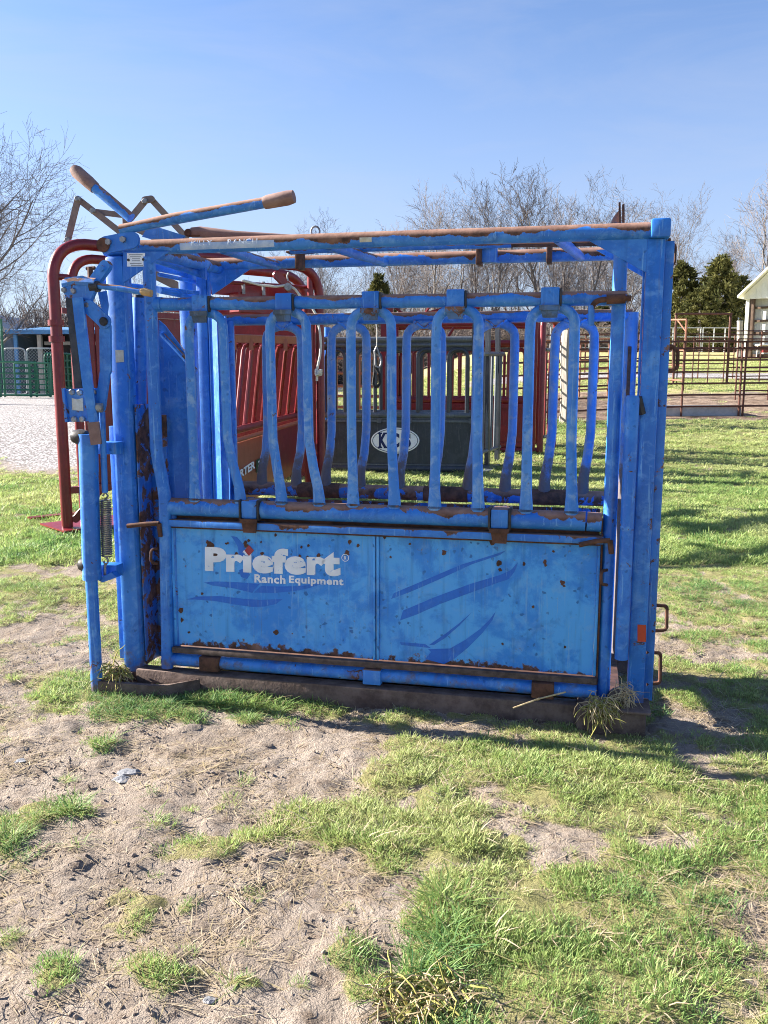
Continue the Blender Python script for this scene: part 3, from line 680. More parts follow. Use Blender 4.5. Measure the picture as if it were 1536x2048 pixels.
# gusset plates
def gusset(name, pix, v_, mat='blue'): return cp(name, mat, lambda m: m.plate(pl(pix, v_), v_, v_ + 0.007), smooth=False)
gusset('gusset', [(1172, 478), (1296, 474), (1294, 546)], -0.008)
gusset('gusset', [(338, 503), (246, 503), (246, 566)], -0.03)
gusset('gusset', [(1192, 500), (1290, 556), (1290, 528), (1230, 498)], 0.52)
gusset('gusset', [(418, 532), (512, 530), (424, 590)], VF - 0.01, 'blue_dirty')
cp('rating_plate', 'white', lambda m: m.plate(pl([(254, 506), (290, 506), (289, 533), (254, 533)], -0.033), -0.0335, -0.0315), smooth=False)
for a in ((257, 520), (287, 519)):
    cp('rivet', 'dark', lambda m: m.disc(L(*a, -0.034), 0.006, 0.003))
cp('print_line', 'grey_l', lambda m: [m.plate(pl([(x0, y), (x1, y), (x1, y + 1.2), (x0, y + 1.2)], -0.034), -0.0345, -0.0336) for x0, x1, y in ((258, 285, 509), (260, 282, 513), (264, 280, 517), (264, 280, 521), (260, 283, 526), (262, 286, 530))], smooth=False)
# window rails, collars, hoops of the near side
cp('window_rail', 'blue_mid', lambda m: m.tube([(-2.125, 0, 1.732), (-0.145, 0, 1.722)], 0.0275, 18))
cp('window_rail', 'blue_mid', lambda m: m.tube([(-2.10, VF, 1.706), (-0.09, VF, 1.702)], 0.0275, 16))
COL = [-1.897, -1.522, -1.150, -0.802, -0.432]
HO = [(-1.963, -1.957, -1.804, -1.742), (-1.594, -1.552, -1.432, -1.382), (-1.240, -1.231, -1.068, -1.052), (-0.882, -0.881, -0.710, -0.700), (-0.508, -0.505, -0.335, -0.324)]
def hoop(m, a0, a1, b0, b1, v_, top, bot, r, sh=0.0, out=-0.012):
    def leg(t, b):
        return [(t, v_, top - 0.20), (t + 0.08 * (b - t), v_, 1.16), (t + 0.45 * (b - t) + sh * 0.4, v_, 1.04), (t + 0.9 * (b - t), v_ + out, bot + 0.08), (b + sh, v_ + out, bot + 0.03), (b + sh * 1.05, v_ + out, bot)]
    left = leg(a0, a1)[::-1]; right = leg(b0, b1)
    c_ = (a0 + b0) / 2; rad = (b0 - a0) / 2; arch = []
    for k in range(1, 12):
        w_ = math.pi * k / 12
        arch.append((c_ - rad * math.cos(w_) * (1 + 0.06 * math.sin(2 * w_) ** 2), v_, top - 0.085 + 0.085 * math.sin(w_) ** 0.85))
    side = lambda e: e
    P_ = left[:-1] + [(a0, v_, top - 0.11)] + arch + [(b0, v_, top - 0.11)] + right[1:]
    n_ = len(P_); ell = []; rr = []
    for p in P_:
        f = float(sstep(1.12, bot + 0.02, p[2])); ell.append((1 - 0.28 * f, 1 + 0.16 * f)); rr.append(r * (1 + 0.22 * float(sstep(bot + 0.07, bot, p[2]))))
    m.tube(P_, rr, 12, ell=ell, ref=(0, 1, 0))
for (a0, a1, b0, b1), uc in zip(HO, COL):
    cp('window_bar', 'blue_bar', lambda m: hoop(m, a0, a1, b0, b1, -0.002, 1.695, 0.875, 0.0205))
    for e in (a1, b1): cp('weld_bead', 'greasy', lambda m: m.tube([(e, -0.014, 0.8835), (e, -0.014, 0.892)], [0.030, 0.024], 11, ell=[(0.75, 1.1)] * 2, ref=(0, 1, 0)))
    k = cp('collar', 'blue', lambda m: m.box(uc - 0.036, uc + 0.036, -0.036, 0.036, 1.690, 1.766, 0.006))
    cp('collar_lip', 'dark', lambda m: m.box(uc + 0.037, uc + 0.045, -0.034, 0.034, 1.694, 1.762, 0.003), k)
    cp('latch_tongue', 'greasy', lambda m: m.plate([(uc - 0.036, 1.688), (uc + 0.034, 1.688), (uc + 0.030, 1.650), (uc - 0.026, 1.650)], -0.043, -0.028).bar((uc - 0.034, -0.045, 1.688), (uc + 0.034, -0.045, 1.688), 0.012, 0.02, (0, 0, 1)), k)
cp('rail_sleeve', 'blue', lambda m: m.tube([(-2.122, 0, 1.732), (-2.085, 0, 1.732)], 0.032, 18))
# hoops of the far side
FO = [(-1.868, -1.682), (-1.525, -1.345), (-1.144, -0.970), (-0.800, -0.621), (-0.434, -0.255)]
for a0, b0 in FO:
    h = cp('window_bar', 'far_bar', lambda m: hoop(m, a0, a0 - 0.03, b0, b0 - 0.03, VF - 0.02, 1.672, 0.872, 0.0215, out=-0.02))
    c_ = (a0 + b0) / 2
    cp('hanger', 'blue_dirty', lambda m: m.tube(fillet([(c_ - 0.05, VF - 0.03, 1.685), (c_ - 0.03, VF - 0.04, 1.675), (c_, VF - 0.04, 1.648), (c_ + 0.03, VF - 0.04, 1.675), (c_ + 0.05, VF - 0.03, 1.685)], 0.02, 4), 0.007, 8), h)
cp('low_rail', 'blue_rusty', lambda m: m.tube([(-2.05, VF - 0.03, 0.85), (-0.18, VF - 0.03, 0.85)], 0.036, 16))
for u in (-1.70, -1.05, -0.55):
    cp('rail_sleeve', 'rust', lambda m: m.tube([(u, VF - 0.03, 0.85), (u + 0.22, VF - 0.03, 0.85)], 0.039, 16))
cp('side_panel', 'blue_rusty', lambda m: m.box(-2.08, -0.20, VF - 0.02, VF - 0.014, 0.16, 0.80))
cp('post', 'blue', lambda m: m.tube([(-2.065, VF - 0.02, 0.12), (-2.065, VF - 0.02, 1.70)], 0.026, 12))
# near lower rail with clamps, ledge, panels, bottom strip and pipe
cp('low_rail', 'blue_low', lambda m: m.tube([(-2.092, 0, 0.848), (-0.268, 0, 0.848)], 0.040, 20))
cp('rail_end', 'blue_low', lambda m: m.tube([(-0.262, 0, 0.848), (-0.205, 0, 0.846)], 0.039, 18))
for uc in (L(505, 1012)[0], L(1001, 1032)[0]):
    k = cp('clamp', 'blue_dirty', lambda m: m.box(uc - 0.036, uc + 0.036, -0.047, 0.045, 0.812, 0.892, 0.008))
    for e in (-0.0415, 0.0415): cp('clamp_band', 'dark', lambda m: m.box(uc + e - 0.005, uc + e + 0.005, -0.050, 0.046, 0.806, 0.896, 0.004), k)
    cp('clamp_tongue', 'rust', lambda m: m.plate([(uc - 0.034, 0.802), (uc + 0.034, 0.802), (uc + 0.030, 0.752), (uc - 0.026, 0.752)], -0.050, -0.036).bar((uc - 0.034, -0.052, 0.804), (uc + 0.034, -0.052, 0.804), 0.012, 0.018, (0, 0, 1)), k)
cp('ledge', 'blue_low', lambda m: m.box(-2.094, -0.195, -0.034, 0.02, 0.762, 0.793, 0.004))
def sheet(name, u0, u1):
    fr = cp(name, 'blue_panel', lambda m: m.box(u0 + 0.012, u1 - 0.012, 0.002, 0.007, 0.205, 0.762))
    cp('edge_strip', 'blue_panel', lambda m: m.box(u0, u0 + 0.011, -0.012, 0.012, 0.205, 0.761, 0.002), fr)
    cp('edge_strip', 'blue_panel', lambda m: m.box(u1 - 0.011, u1, -0.012, 0.012, 0.205, 0.761, 0.002), fr)
    return fr
P1 = sheet('side_panel', -2.082, -1.136); P2 = sheet('side_panel', -1.131, -0.205)
P1['label'] = 'blue sheet panel with white lettering'; P2['label'] = 'blue sheet panel with dark streaks and no lettering'
cp('seam', 'rust', lambda m: m.box(-2.0915, -2.0835, -0.006, 0.012, 0.205, 0.76)); cp('seam', 'rust', lambda m: m.box(-0.2035, -0.1965, -0.008, 0.012, 0.17, 0.80))
cp('seam', 'rust', lambda m: m.box(-2.08, -0.206, -0.016, 0.0, 0.753, 0.7605)); cp('gap_filler', 'rust', lambda m: m.box(-2.09, -0.21, 0.022, 0.030, 0.775, 0.835))  # filler plate added behind the rail gap so that it reads dark
cp('panel_gap', 'rust', lambda m: m.box(-1.1355, -1.1315, -0.004, 0.01, 0.205, 0.761))
cp('bottom_strip', 'strip', lambda m: m.box(-2.085, -0.20, -0.036, -0.010, 0.177, 0.204, 0.003))
cp('tailgate_sheet', 'blue', lambda m: m.box(0.000, 0.008, 0.075, VF - 0.06, 0.13, 1.72, 0.002))
for z in (0.4, 0.8, 1.2, 1.6): cp('tailgate_rib', 'blue', lambda m: m.box(0.0085, 0.022, 0.08, VF - 0.065, z - 0.02, z + 0.02, 0.003))
cp('bottom_pipe', 'blue_foot', lambda m: m.tube([(-2.10, -0.005, 0.138), (-0.20, -0.005, 0.138)], 0.030, 14))
for u0, u1 in ((-1.95, -1.855), (-1.185, -1.105), (-0.462, -0.37)):
    cp('hinge_block', 'rust' if u0 != -1.185 else 'blue_dirty', lambda m: m.box(u0, u1, -0.046, 0.02, 0.104, 0.170, 0.004))
# painted marks on the panels: flat print, thin as a sticker
PV = 0.0015
def decal(name, mat, pix, parent, v_=PV, t=0.001): return cp(name, mat, lambda m: m.plate(pl(pix, v_), v_ - t, v_), parent, smooth=False)
def swoosh(pix, parent): return decal('dark_streak', 'blue_fresh', pix, parent)
swoosh([(408, 1165), (430, 1163), (470, 1164), (520, 1168), (508, 1180), (505, 1186), (470, 1177), (425, 1171)], P1)
swoosh([(522, 1172), (560, 1173), (600, 1172), (648, 1166), (620, 1176), (590, 1182), (550, 1186), (508, 1185)], P1)
swoosh([(372, 1199), (395, 1193), (440, 1192), (480, 1197), (520, 1200), (566, 1198), (552, 1208), (530, 1213), (505, 1214), (470, 1209), (430, 1202), (390, 1199)], P1)
swoosh([(462, 1072), (474, 1074), (486, 1088), (492, 1104), (486, 1120), (478, 1112), (476, 1094), (468, 1080)], P1)
swoosh([(478, 1140), (492, 1136), (500, 1150), (494, 1158), (482, 1154)], P1)
swoosh([(788, 1186), (850, 1160), (920, 1130), (985, 1110), (1012, 1101), (1000, 1110), (945, 1128), (880, 1158), (820, 1184), (782, 1198)], P2)
swoosh([(806, 1221), (870, 1194), (940, 1168), (1000, 1150), (1022, 1140), (1036, 1124), (1030, 1142), (1018, 1158), (1000, 1164), (950, 1182), (880, 1208), (836, 1228), (800, 1241)], P2)
swoosh([(858, 1290), (890, 1268), (920, 1245), (944, 1224), (920, 1250), (890, 1276), (868, 1290)], P2)
swoosh([(856, 1298), (900, 1297), (930, 1280), (960, 1258), (980, 1238), (992, 1222), (985, 1240), (965, 1266), (935, 1296), (908, 1318), (888, 1328), (850, 1318), (862, 1304)], P2)
swoosh([(800, 1284), (850, 1288), (862, 1296), (802, 1290)], P2)
rs = random.Random(4)
def blot(m, px, py, r, v_=0.001):
    n_ = 11; m.plate(pl([(px + r * (0.6 + 0.7 * rs.random()) * math.cos(6.283 * k / n_), py + r * (0.6 + 0.8 * rs.random()) * math.sin(6.283 * k / n_)) for k in range(n_)], v_), v_ - 0.0012, v_)
SP1 = [(415, 1084, 3.5), (421, 1091, 7), (433, 1112, 8), (437, 1117, 5), (452, 1087, 2.5), (456, 1086, 2.5), (491, 1086, 4), (493, 1092, 4), (498, 1081, 3), (524, 1107, 3.5), (551, 1070, 3), (473, 1109, 4), (600, 1112, 3), (615, 1115, 3), (637, 1111, 4), (694, 1106, 5), (700, 1084, 4), (716, 1091, 3.5), (603, 1094, 2.5), (617, 1091, 2.5), (522, 1084, 2), (362, 1220, 5), (364, 1240, 4), (404, 1187, 2.5), (552, 1264, 5), (378, 1265, 2.5), (677, 1141, 3)]
SP2 = [(769, 1075, 3.5), (820, 1088, 2.5), (888, 1105, 5), (781, 1114, 2.5), (985, 1082, 8), (998, 1126, 6), (1000, 1140, 4), (1048, 1128, 3.5), (1090, 1124, 4), (1091, 1130, 3), (1074, 1072, 3), (1125, 1165, 5), (1128, 1172, 3), (1107, 1103, 2.5), (1066, 1214, 3), (1005, 1288, 2.5), (1130, 1294, 3)]
tag(cp('rust_spot', 'rust', lambda m: [blot(m, *q) for q in SP1], P1, smooth=False), kind='stuff')
tag(cp('rust_spot', 'rust', lambda m: [blot(m, *q) for q in SP2], P2, smooth=False), kind='stuff')

def glyphs(txt, bold=0.0, spacing=1.0):
    cu = bpy.data.curves.new('lettering', 'FONT'); cu.body = txt; cu.size = 1.0; cu.offset = bold; cu.space_character = spacing; cu.resolution_u = 4
    cu.fill_mode = 'BOTH'; cu.extrude = 0.02
    o = bpy.data.objects.new('lettering', cu); col.objects.link(o)
    bpy.context.view_layer.update()
    me = bpy.data.meshes.new_from_object(o.evaluated_get(bpy.context.evaluated_depsgraph_get()))
    bpy.data.objects.remove(o); bpy.data.curves.remove(cu)
    return me
def lettering(txt, place, mat, parent, bold=0.02, spacing=1.0, name='lettering', thick=0.0012):
    """place(s, t) maps the text's own box (0..1, 0..1) to a point of the parent's frame, with a normal step in its third value"""
    me = glyphs(txt, bold, spacing); co = np.array([v.co for v in me.vertices])
    lo, hi = co.min(0), co.max(0)
    for v, c_ in zip(me.vertices, co):
        v.co = place((c_[0] - lo[0]) / (hi[0] - lo[0]), (c_[1] - lo[1]) / (hi[1] - lo[1]), thick if c_[2] > 0 else 0.0)
    me.update(); return link(name, me, M[mat], parent)
def quad_place(bl, br, tr, tl, v_):
    q = [np.array(L(*k, v_)) for k in (bl, br, tr, tl)]
    def f(s, t, h):
        p = (q[0] * (1 - s) + q[1] * s) * (1 - t) + (q[3] * (1 - s) + q[2] * s) * t
        return (p[0], v_ - h, p[2])
    return f
lettering('Priefert', quad_place((410, 1142), (681, 1153), (681, 1100), (410, 1093), 0.0005), 'letter', P1, bold=0.06, spacing=1.08)
lettering('Ranch', quad_place((509, 1165), (571, 1168), (571, 1151), (509, 1148), 0.0005), 'letter', P1, bold=0.035, spacing=1.1)
lettering('Equipment', quad_place((578, 1170), (687, 1175), (687, 1156), (578, 1151), 0.0005), 'letter', P1, bold=0.035, spacing=1.1)
lettering('R', quad_place((688, 1119), (693, 1119), (693, 1112), (688, 1112), 0.0005), 'letter', P1, bold=0.02)
def ringm(m):
    c_ = np.array(L(690.5, 1115.5, 0.0)); pts = [(c_[0] + 0.0155 * math.cos(k * 6.2832 / 20), -0.0002, c_[2] + 0.0155 * math.sin(k * 6.2832 / 20)) for k in range(21)]
    m.tube(pts, 0.0017, 5)
cp('registered_ring', 'white', ringm, P1)
decal('diamond_mark', 'red_dec', [(498, 1090), (508, 1101), (498, 1112), (489, 1101)], P1, 0.0)
# latches at both ends of the panel
def latch(pa, pb, hook):
    k = cp('latch_bar', 'rust', lambda m: m.tube([L(*pa, -0.06), L((pa[0] * 0.4 + pb[0] * 0.6), pb[1] + 1, -0.06), L(*pb, -0.055)], 0.0105, 10).tube([L(pb[0], pb[1], -0.055), L(pb[0] + 3, pb[1] + 26, -0.05)], 0.011, 8))
    cp('latch_loop', 'rust', lambda m: m.tube(fillet([L(hook[0] + 12, hook[1] - 15, -0.03), L(hook[0], hook[1] - 13, -0.06), L(hook[0], hook[1] + 13, -0.06), L(hook[0] + 12, hook[1] + 15, -0.03)], 0.02, 5), 0.0065, 8), k)
latch((255, 1052), (318, 1047), (302, 1112)); latch((1158, 1090), (1220, 1081), (1202, 1155))
cp('slide_bolt', 'rust', lambda m: m.tube(fillet([L(1183, 640, -0.045), L(1184, 601, -0.045), L(1262, 596, -0.045)], 0.05, 6), 0.011, 10).tube([L(1213, 599, -0.045), L(1251, 597, -0.045)], 0.0185, 12))
cp('slide_handle', 'blue', lambda m: m.tube([L(1182, 651, -0.045), L(1183, 611, -0.045)], 0.0125, 10))
# the lift cylinder and its rod on the rear post
k = cp('cylinder', 'blue_foot', lambda m: m.tube([(-0.108, -0.045, 0.30), (-0.108, -0.045, 1.34), (-0.108, -0.045, 1.352)], [0.0265, 0.0265, 0.0225], 18))
cp('end_nut', 'dark', lambda m: m.tube([(-0.088, -0.03, 1.345), (-0.070, -0.02, 1.28)], 0.016, 8), k)
cp('rod_slot', 'rust', lambda m: m.box(-0.104, -0.088, VF - 0.037, VF - 0.03, 1.30, 1.56, 0.003))
cp('warning_sticker', 'orange_dec', lambda m: m.plate(pl([(1275, 1249), (1292, 1250), (1292, 1284), (1275, 1283)], -0.0128), -0.0138, -0.0126), smooth=False)
def loop(px0, px1, y0, y1, v_, r): cp('grab_handle', 'rust', lambda m: m.tube(fillet([L(px0, y0, v_), L(px1, y0 + 2, v_ + 0.02), L(px1 - 1, y1 - 2, v_ + 0.02), L(px0, y1, v_)], 0.014, 4), r, 8))
loop(1312, 1348, 690, 742, 0.05, 0.0075); loop(1318, 1356, 696, 740, 0.08, 0.0075); loop(1303, 1334, 1210, 1262, 0.05, 0.0075); loop(1292, 1321, 1304, 1368, 0.05, 0.0080)
cp('top_latch', 'rust', lambda m: m.box(-0.012, 0.02, 0.14, 0.16, 1.84, 1.96, 0.004).tube(fillet([(0.0, 0.10, 1.94), (0.035, 0.10, 1.93), (0.035, 0.10, 1.85), (0.0, 0.10, 1.845)], 0.02), 0.005, 7))
k = cp('lever_stub', 'grip', lambda m: m.plate(pl([(1222, 446), (1226, 436), (1240, 418), (1243, 446)], 0.16), 0.15, 0.175))
cp('stub_plate', 'rust', lambda m: m.plate(pl([(1237, 406), (1241, 404), (1242, 446), (1237, 446)], 0.15), 0.14, 0.148).plate(pl([(1244, 410), (1249, 408), (1249, 446), (1244, 446)], 0.15), 0.14, 0.148), k)
# stickers and ring on the top rail
def strip_on_rail(m, u0, u1, a0, a1, r=0.0323, w_=1.972):
    n_ = 14; vs_ = []; fs = []
    for i in range(n_ + 1):
        for j in range(5):
            a = a0 + (a1 - a0) * j / 4; vs_.append((u0 + (u1 - u0) * i / n_, -r * math.cos(a), w_ + r * math.sin(a)))
    for i in range(n_):
        for j in range(4): fs.append((i * 5 + j, i * 5 + j + 1, i * 5 + j + 6, i * 5 + j + 5))
    m.add(vs_, fs)
st = cp('name_sticker', 'white_worn', lambda m: strip_on_rail(m, L(366, 490)[0], L(553, 484)[0], R(-38), R(14)))
def rail_text(u0, u1):
    def f(s, t, h):
        a = R(-8 + 38 * t); r = 0.0327 + h; return (u0 + (u1 - u0) * s, -r * math.cos(a), 1.972 + r * math.sin(a))
    return f
lettering('KILLY', rail_text(L(389, 490)[0], L(430, 488)[0]), 'faint_white', st, bold=0.0, thick=0.0006)
lettering('RANCH', rail_text(L(461, 487)[0], L(520, 485)[0]), 'faint_white', st, bold=0.0, thick=0.0006)
cp('sticker_scrap', 'tag', lambda m: strip_on_rail(m, L(723, 486)[0], L(747, 485)[0], R(-25), R(8)))
cp('lift_ring', 'bolt', lambda m: m.tube([L(631 + 8.5 * math.cos(a), 463 - 10 * math.sin(a), 0.02) for a in np.linspace(-0.6, 3.7, 16)], 0.004, 7))
# control levers over the head end
lv = cp('control_lever', 'blue_mid', lambda m: m.tube([L(262, 436, 0.10), L(188, 374, 0.10)], 0.0225, 14))
cp('lever_grip', 'grip', lambda m: m.tube([L(190, 376, 0.10), L(178, 365, 0.10), L(153, 343, 0.10), L(146, 337, 0.10)], [0.026, 0.0285, 0.0285, 0.020], 14), lv)
lv2 = cp('control_lever', 'blue_top', lambda m: m.tube([L(241, 458, -0.075), L(275, 453, -0.075), L(345, 438, -0.075), L(530, 405, -0.075)], [0.019, 0.0215, 0.0235, 0.0215], 14))
cp('lever_grip', 'grip', lambda m: m.tube([L(528, 406, -0.075), L(535, 404, -0.075), L(575, 396, -0.075), L(588, 393, -0.075)], [0.024, 0.027, 0.029, 0.025], 14), lv2)
lp = cp('lever_link', 'blue', lambda m: m.bar(L(212, 490, -0.075), L(264, 480, -0.075), 0.070, 0.014))
for a in ((218, 484), (247, 479)):
    cp('bolt', 'bolt', lambda m: m.disc(L(*a, -0.083), 0.0135, 0.012, n=6), lp)
cp('lever_boss', 'rust', lambda m: m.disc(L(207, 490, -0.083), 0.030, 0.006, n=16), lp)
pv = cp('lever_pivot', 'blue_dirty', lambda m: m.plate(pl([(286, 474), (298, 452), (318, 455), (372, 472), (366, 478), (300, 478)], 0.08), 0.07, 0.085))
lv3 = cp('brake_lever', 'grip', lambda m: m.tube([L(384, 465, 0.10), L(400, 464, 0.10), L(470, 469, 0.10), L(600, 474, 0.10)], [0.022, 0.024, 0.016, 0.008], 12))
cp('lever_eye', 'rust', lambda m: m.bar(L(377, 466, 0.09), L(396, 466, 0.09), 0.034, 0.016).disc(L(378, 465, 0.082), 0.013, 0.012), lv3)
# head gate: sheets, posts, rods
cp('head_gate_sheet', 'blue', lambda m: m.plate(pl([(318, 640), (330, 650), (360, 690), (394, 748), (396, 1010), (318, 1010)], 0.16), 0.155, 0.165), smooth=False)
cp('gate_rib', 'blue_mid', lambda m: m.tube([L(324, 668, 0.15), L(345, 690, 0.15), L(392, 742, 0.15)], 0.012, 8))
def angled(m):
    a, b = np.array((-2.205, 0.70, 0)), np.array((-2.035, 0.57, 0)); n_ = np.array((-(b - a)[1], (b - a)[0], 0)); n_ = n_ / np.linalg.norm(n_) * 0.004
    z0, z1 = 0.12, 1.72
    vs_ = [p + q + np.array((0, 0, z)) for z in (z0, z1) for p in (a, b) for q in (-n_, n_)]
    m.add(vs_, [(0, 1, 3, 2), (4, 6, 7, 5), (0, 4, 5, 1), (2, 3, 7, 6), (0, 2, 6, 4), (1, 5, 7, 3)])
cp('head_gate_sheet', 'blue', angled, smooth=False)
cp('gate_tube', 'blue', lambda m: m.tube([L(279, 596, 0.10), L(279, 1300, 0.10)], 0.032, 14))
cp('gate_tube_cap', 'dark', lambda m: m.tube([L(279, 597, 0.10), L(279, 590, 0.10)], 0.026, 12))
cp('gate_rod', 'blue', lambda m: m.tube([L(255, 570, 0.3), L(398, 586, 0.55)], 0.010, 8))
cp('gate_rod', 'blue', lambda m: m.tube([L(318, 549, 0.3), L(398, 565, 0.65)], 0.010, 8))
cp('gate_rod', 'blue', lambda m: m.tube([L(318, 580, 0.3), L(398, 596, 0.65)], 0.016, 8))
cp('head_post', 'blue', lambda m: m.box(L(396, 600, 0.6)[0], L(416, 600, 0.6)[0], 0.58, 0.62, 0.12, 1.95, 0.004).box(L(416, 600, 0.6)[0] + 0.004, L(421, 600, 0.6)[0], 0.585, 0.61, 0.12, 1.95, 0.002))
cp('head_bracket', 'blue_mid', lambda m: m.plate(pl([(375, 500), (392, 502), (414, 530), (414, 560), (398, 548)], 0.5), 0.48, 0.5).tube([L(300, 512, 0.2), L(408, 548, 0.55)], 0.024, 12))
cp('small_tag', 'tag', lambda m: m.plate(pl([(231, 700), (247, 700), (248, 724), (232, 725)], -0.036), -0.038, -0.0355), smooth=False)
# jack tube with the hand lever linkage in front of the head end
JV = -0.17
jt = cp('jack_tube', 'blue_foot', lambda m: m.tube([L(184, 1150, JV), L(176, 868, JV)], 0.0405, 18).tube([L(184.5, 1158, JV), L(184, 1146, JV)], 0.042, 16))
cp('jack_leg', 'blue_foot', lambda m: m.tube([(L(195, 1388, JV)[0], JV, -0.02), (L(195, 1388, JV)[0], JV, L(185, 1150, JV)[2])], 0.0265, 16), jt)
for y_, x_ in ((872, 151), (1128, 165)):
    cp('tube_boss', 'dark', lambda m: m.tube([L(x_ + 22, y_ + 3, JV), L(x_ + 8, y_ + 2, JV), L(x_ - 4, y_, JV)], [0.030, 0.036, 0.026], 10), jt)
cp('tube_slot', 'dark', lambda m: m.box(L(167, 1015, JV)[0] - 0.004, L(167, 1015, JV)[0] + 0.006, JV - 0.02, JV + 0.02, L(167, 1050, JV)[2], L(167, 1010, JV)[2], 0.002), jt)
for y_ in (895, 1138):
    cp('stay', 'blue', lambda m: m.box(L(196, y_, -0.08)[0], L(240, y_, -0.08)[0], -0.11, -0.05, L(200, y_ + 12, -0.08)[2], L(200, y_ - 12, -0.08)[2], 0.003))
LV = -0.21
gb = cp('bolt_plate', 'blue_dirty', lambda m: m.plate(pl([(127, 778), (193, 776), (196, 842), (134, 844)], LV), LV, LV + 0.012).plate(pl([(126, 776), (131, 776), (138, 844), (133, 844)], LV), LV - 0.012, LV))
for a in ((145, 784), (161, 785), (150, 838), (166, 838), (188, 784)):
    cp('bolt', 'bolt', lambda m: m.disc(L(*a, LV), 0.0135, 0.014, n=6, dome=0.3), gb)
cp('small_tag', 'tag', lambda m: m.plate(pl([(144, 796), (154, 799), (166, 796), (167, 822), (145, 820)], LV - 0.002), LV - 0.004, LV - 0.001), gb, smooth=False)
cp('back_bar', 'dark', lambda m: m.plate(pl([(133, 590), (146, 592), (166, 776), (152, 776)], LV + 0.03), LV + 0.02, LV + 0.04))
hb_ = cp('hand_lever', 'blue_mid', lambda m: m.tube([L(156, 596, LV - 0.03), L(161, 640, LV - 0.03), L(176, 770, LV - 0.03), L(188, 846, LV - 0.03)], [0.030, 0.031, 0.029, 0.025], 4, ref=(0.35, 1, 0)))
cp('lever_grip', 'grip', lambda m: m.tube([L(187, 844, LV - 0.03), L(193, 889, LV - 0.03)], [0.032, 0.030], 4, ref=(0.35, 1, 0)), hb_)
br = cp('lever_bracket', 'blue_dirty', lambda m: m.plate(pl([(126, 570), (133, 556), (168, 552), (190, 560), (196, 574), (184, 600), (182, 622), (166, 624), (158, 596), (134, 596)], LV), LV - 0.012, LV + 0.012).tube([L(128, 568, LV), L(150, 563, LV), L(192, 566, LV)], 0.020, 8))
for a in ((129, 580), (148, 582), (175, 610)):
    cp('bolt', 'bolt', lambda m: m.disc(L(*a, LV - 0.012), 0.012, 0.012, n=6, dome=0.2), br)
lk = cp('link_arm', 'blue', lambda m: m.bar(L(178, 614, LV - 0.015), L(209, 643, LV - 0.015), 0.058, 0.012))
cp('bolt', 'dark', lambda m: m.disc(L(208, 643, LV - 0.021), 0.018, 0.012, n=12, dome=0.2), lk)
lk2 = cp('link_arm', 'blue_mid', lambda m: m.bar(L(211, 652, LV - 0.002), L(212, 740, LV - 0.002), 0.050, 0.014).bar(L(212, 736, LV - 0.002), L(201, 815, LV - 0.002), 0.044, 0.0141))
cp('bolt', 'bolt', lambda m: m.box(L(188, 806, LV)[0], L(210, 806, LV)[0], LV - 0.030, LV - 0.012, L(200, 824, LV)[2], L(200, 806, LV)[2], 0.003).disc(L(199, 815, LV - 0.03), 0.016, 0.014, n=10, dome=0.3), lk2)
cp('upper_link', 'blue_mid', lambda m: m.bar(L(188, 566, LV + 0.02), L(212, 532, LV + 0.02), 0.045, 0.03).disc(L(205, 537, LV), 0.013, 0.012, n=6))
rl = cp('release_lever', 'blue_mid', lambda m: m.tube([L(196, 572, LV), L(240, 577, LV), L(284, 584, LV)], 0.0125, 10))
cp('wood_tip', 'woodtip', lambda m: m.tube([L(282, 583, LV), L(290, 584, LV), L(303, 587, LV)], [0.013, 0.017, 0.0145], 10), rl)
cp('lever_hub', 'dark', lambda m: m.tube([L(182, 574, LV), L(198, 573, LV)], 0.022, 10), rl)
cp('lever_rod', 'blue', lambda m: m.tube([L(196, 560, 0.0), L(240, 566, 0.0)], 0.014, 8))
cp('link_plate', 'blue', lambda m: m.plate(pl([(198, 585), (214, 582), (218, 610), (214, 660), (204, 612)], -0.10), -0.11, -0.10))
cp('tie_rod', 'blue', lambda m: m.tube([L(204, 824, -0.14), L(210, 985, -0.14)], 0.0135, 10))
def coil(m):
    a = np.array(L(211, 1000, -0.14)); b = np.array(L(214, 1112, -0.14)); pts = []; turns = 26
    for k in range(turns * 10 + 1):
        t = k / (turns * 10); w_ = 2 * math.pi * turns * t; p = a + (b - a) * t
        pts.append(p + np.array((0.021 * math.cos(w_), 0.021 * math.sin(w_), 0)))
    m.tube(pts, 0.0040, 6)
sp = cp('coil_spring', 'spring', coil)
def hook(m, y0, y1, x_):
    m.tube([L(x_, y0, -0.14), L(x_ + 6, (y0 + y1) / 2, -0.14), L(x_, y1, -0.14), L(x_ - 4, (y0 + y1) / 2, -0.14)], 0.005, 6)
cp('spring_hook', 'bolt', lambda m: (hook(m, 1000, 984, 210), hook(m, 1112, 1132, 211), m.tube([L(210, 1126, -0.14), L(210, 1150, -0.14)], 0.006, 6)), sp)
cp('spring_anchor', 'blue', lambda m: m.plate(pl([(201, 1156), (230, 1142), (240, 1152), (212, 1162)], -0.13), -0.16, -0.12))
cp('valve_stem', 'rust', lambda m: m.tube([L(181, 562, -0.1), L(180, 534, -0.1)], 0.012, 8).tube([L(173, 537, -0.1), L(190, 536, -0.1)], 0.008, 8))

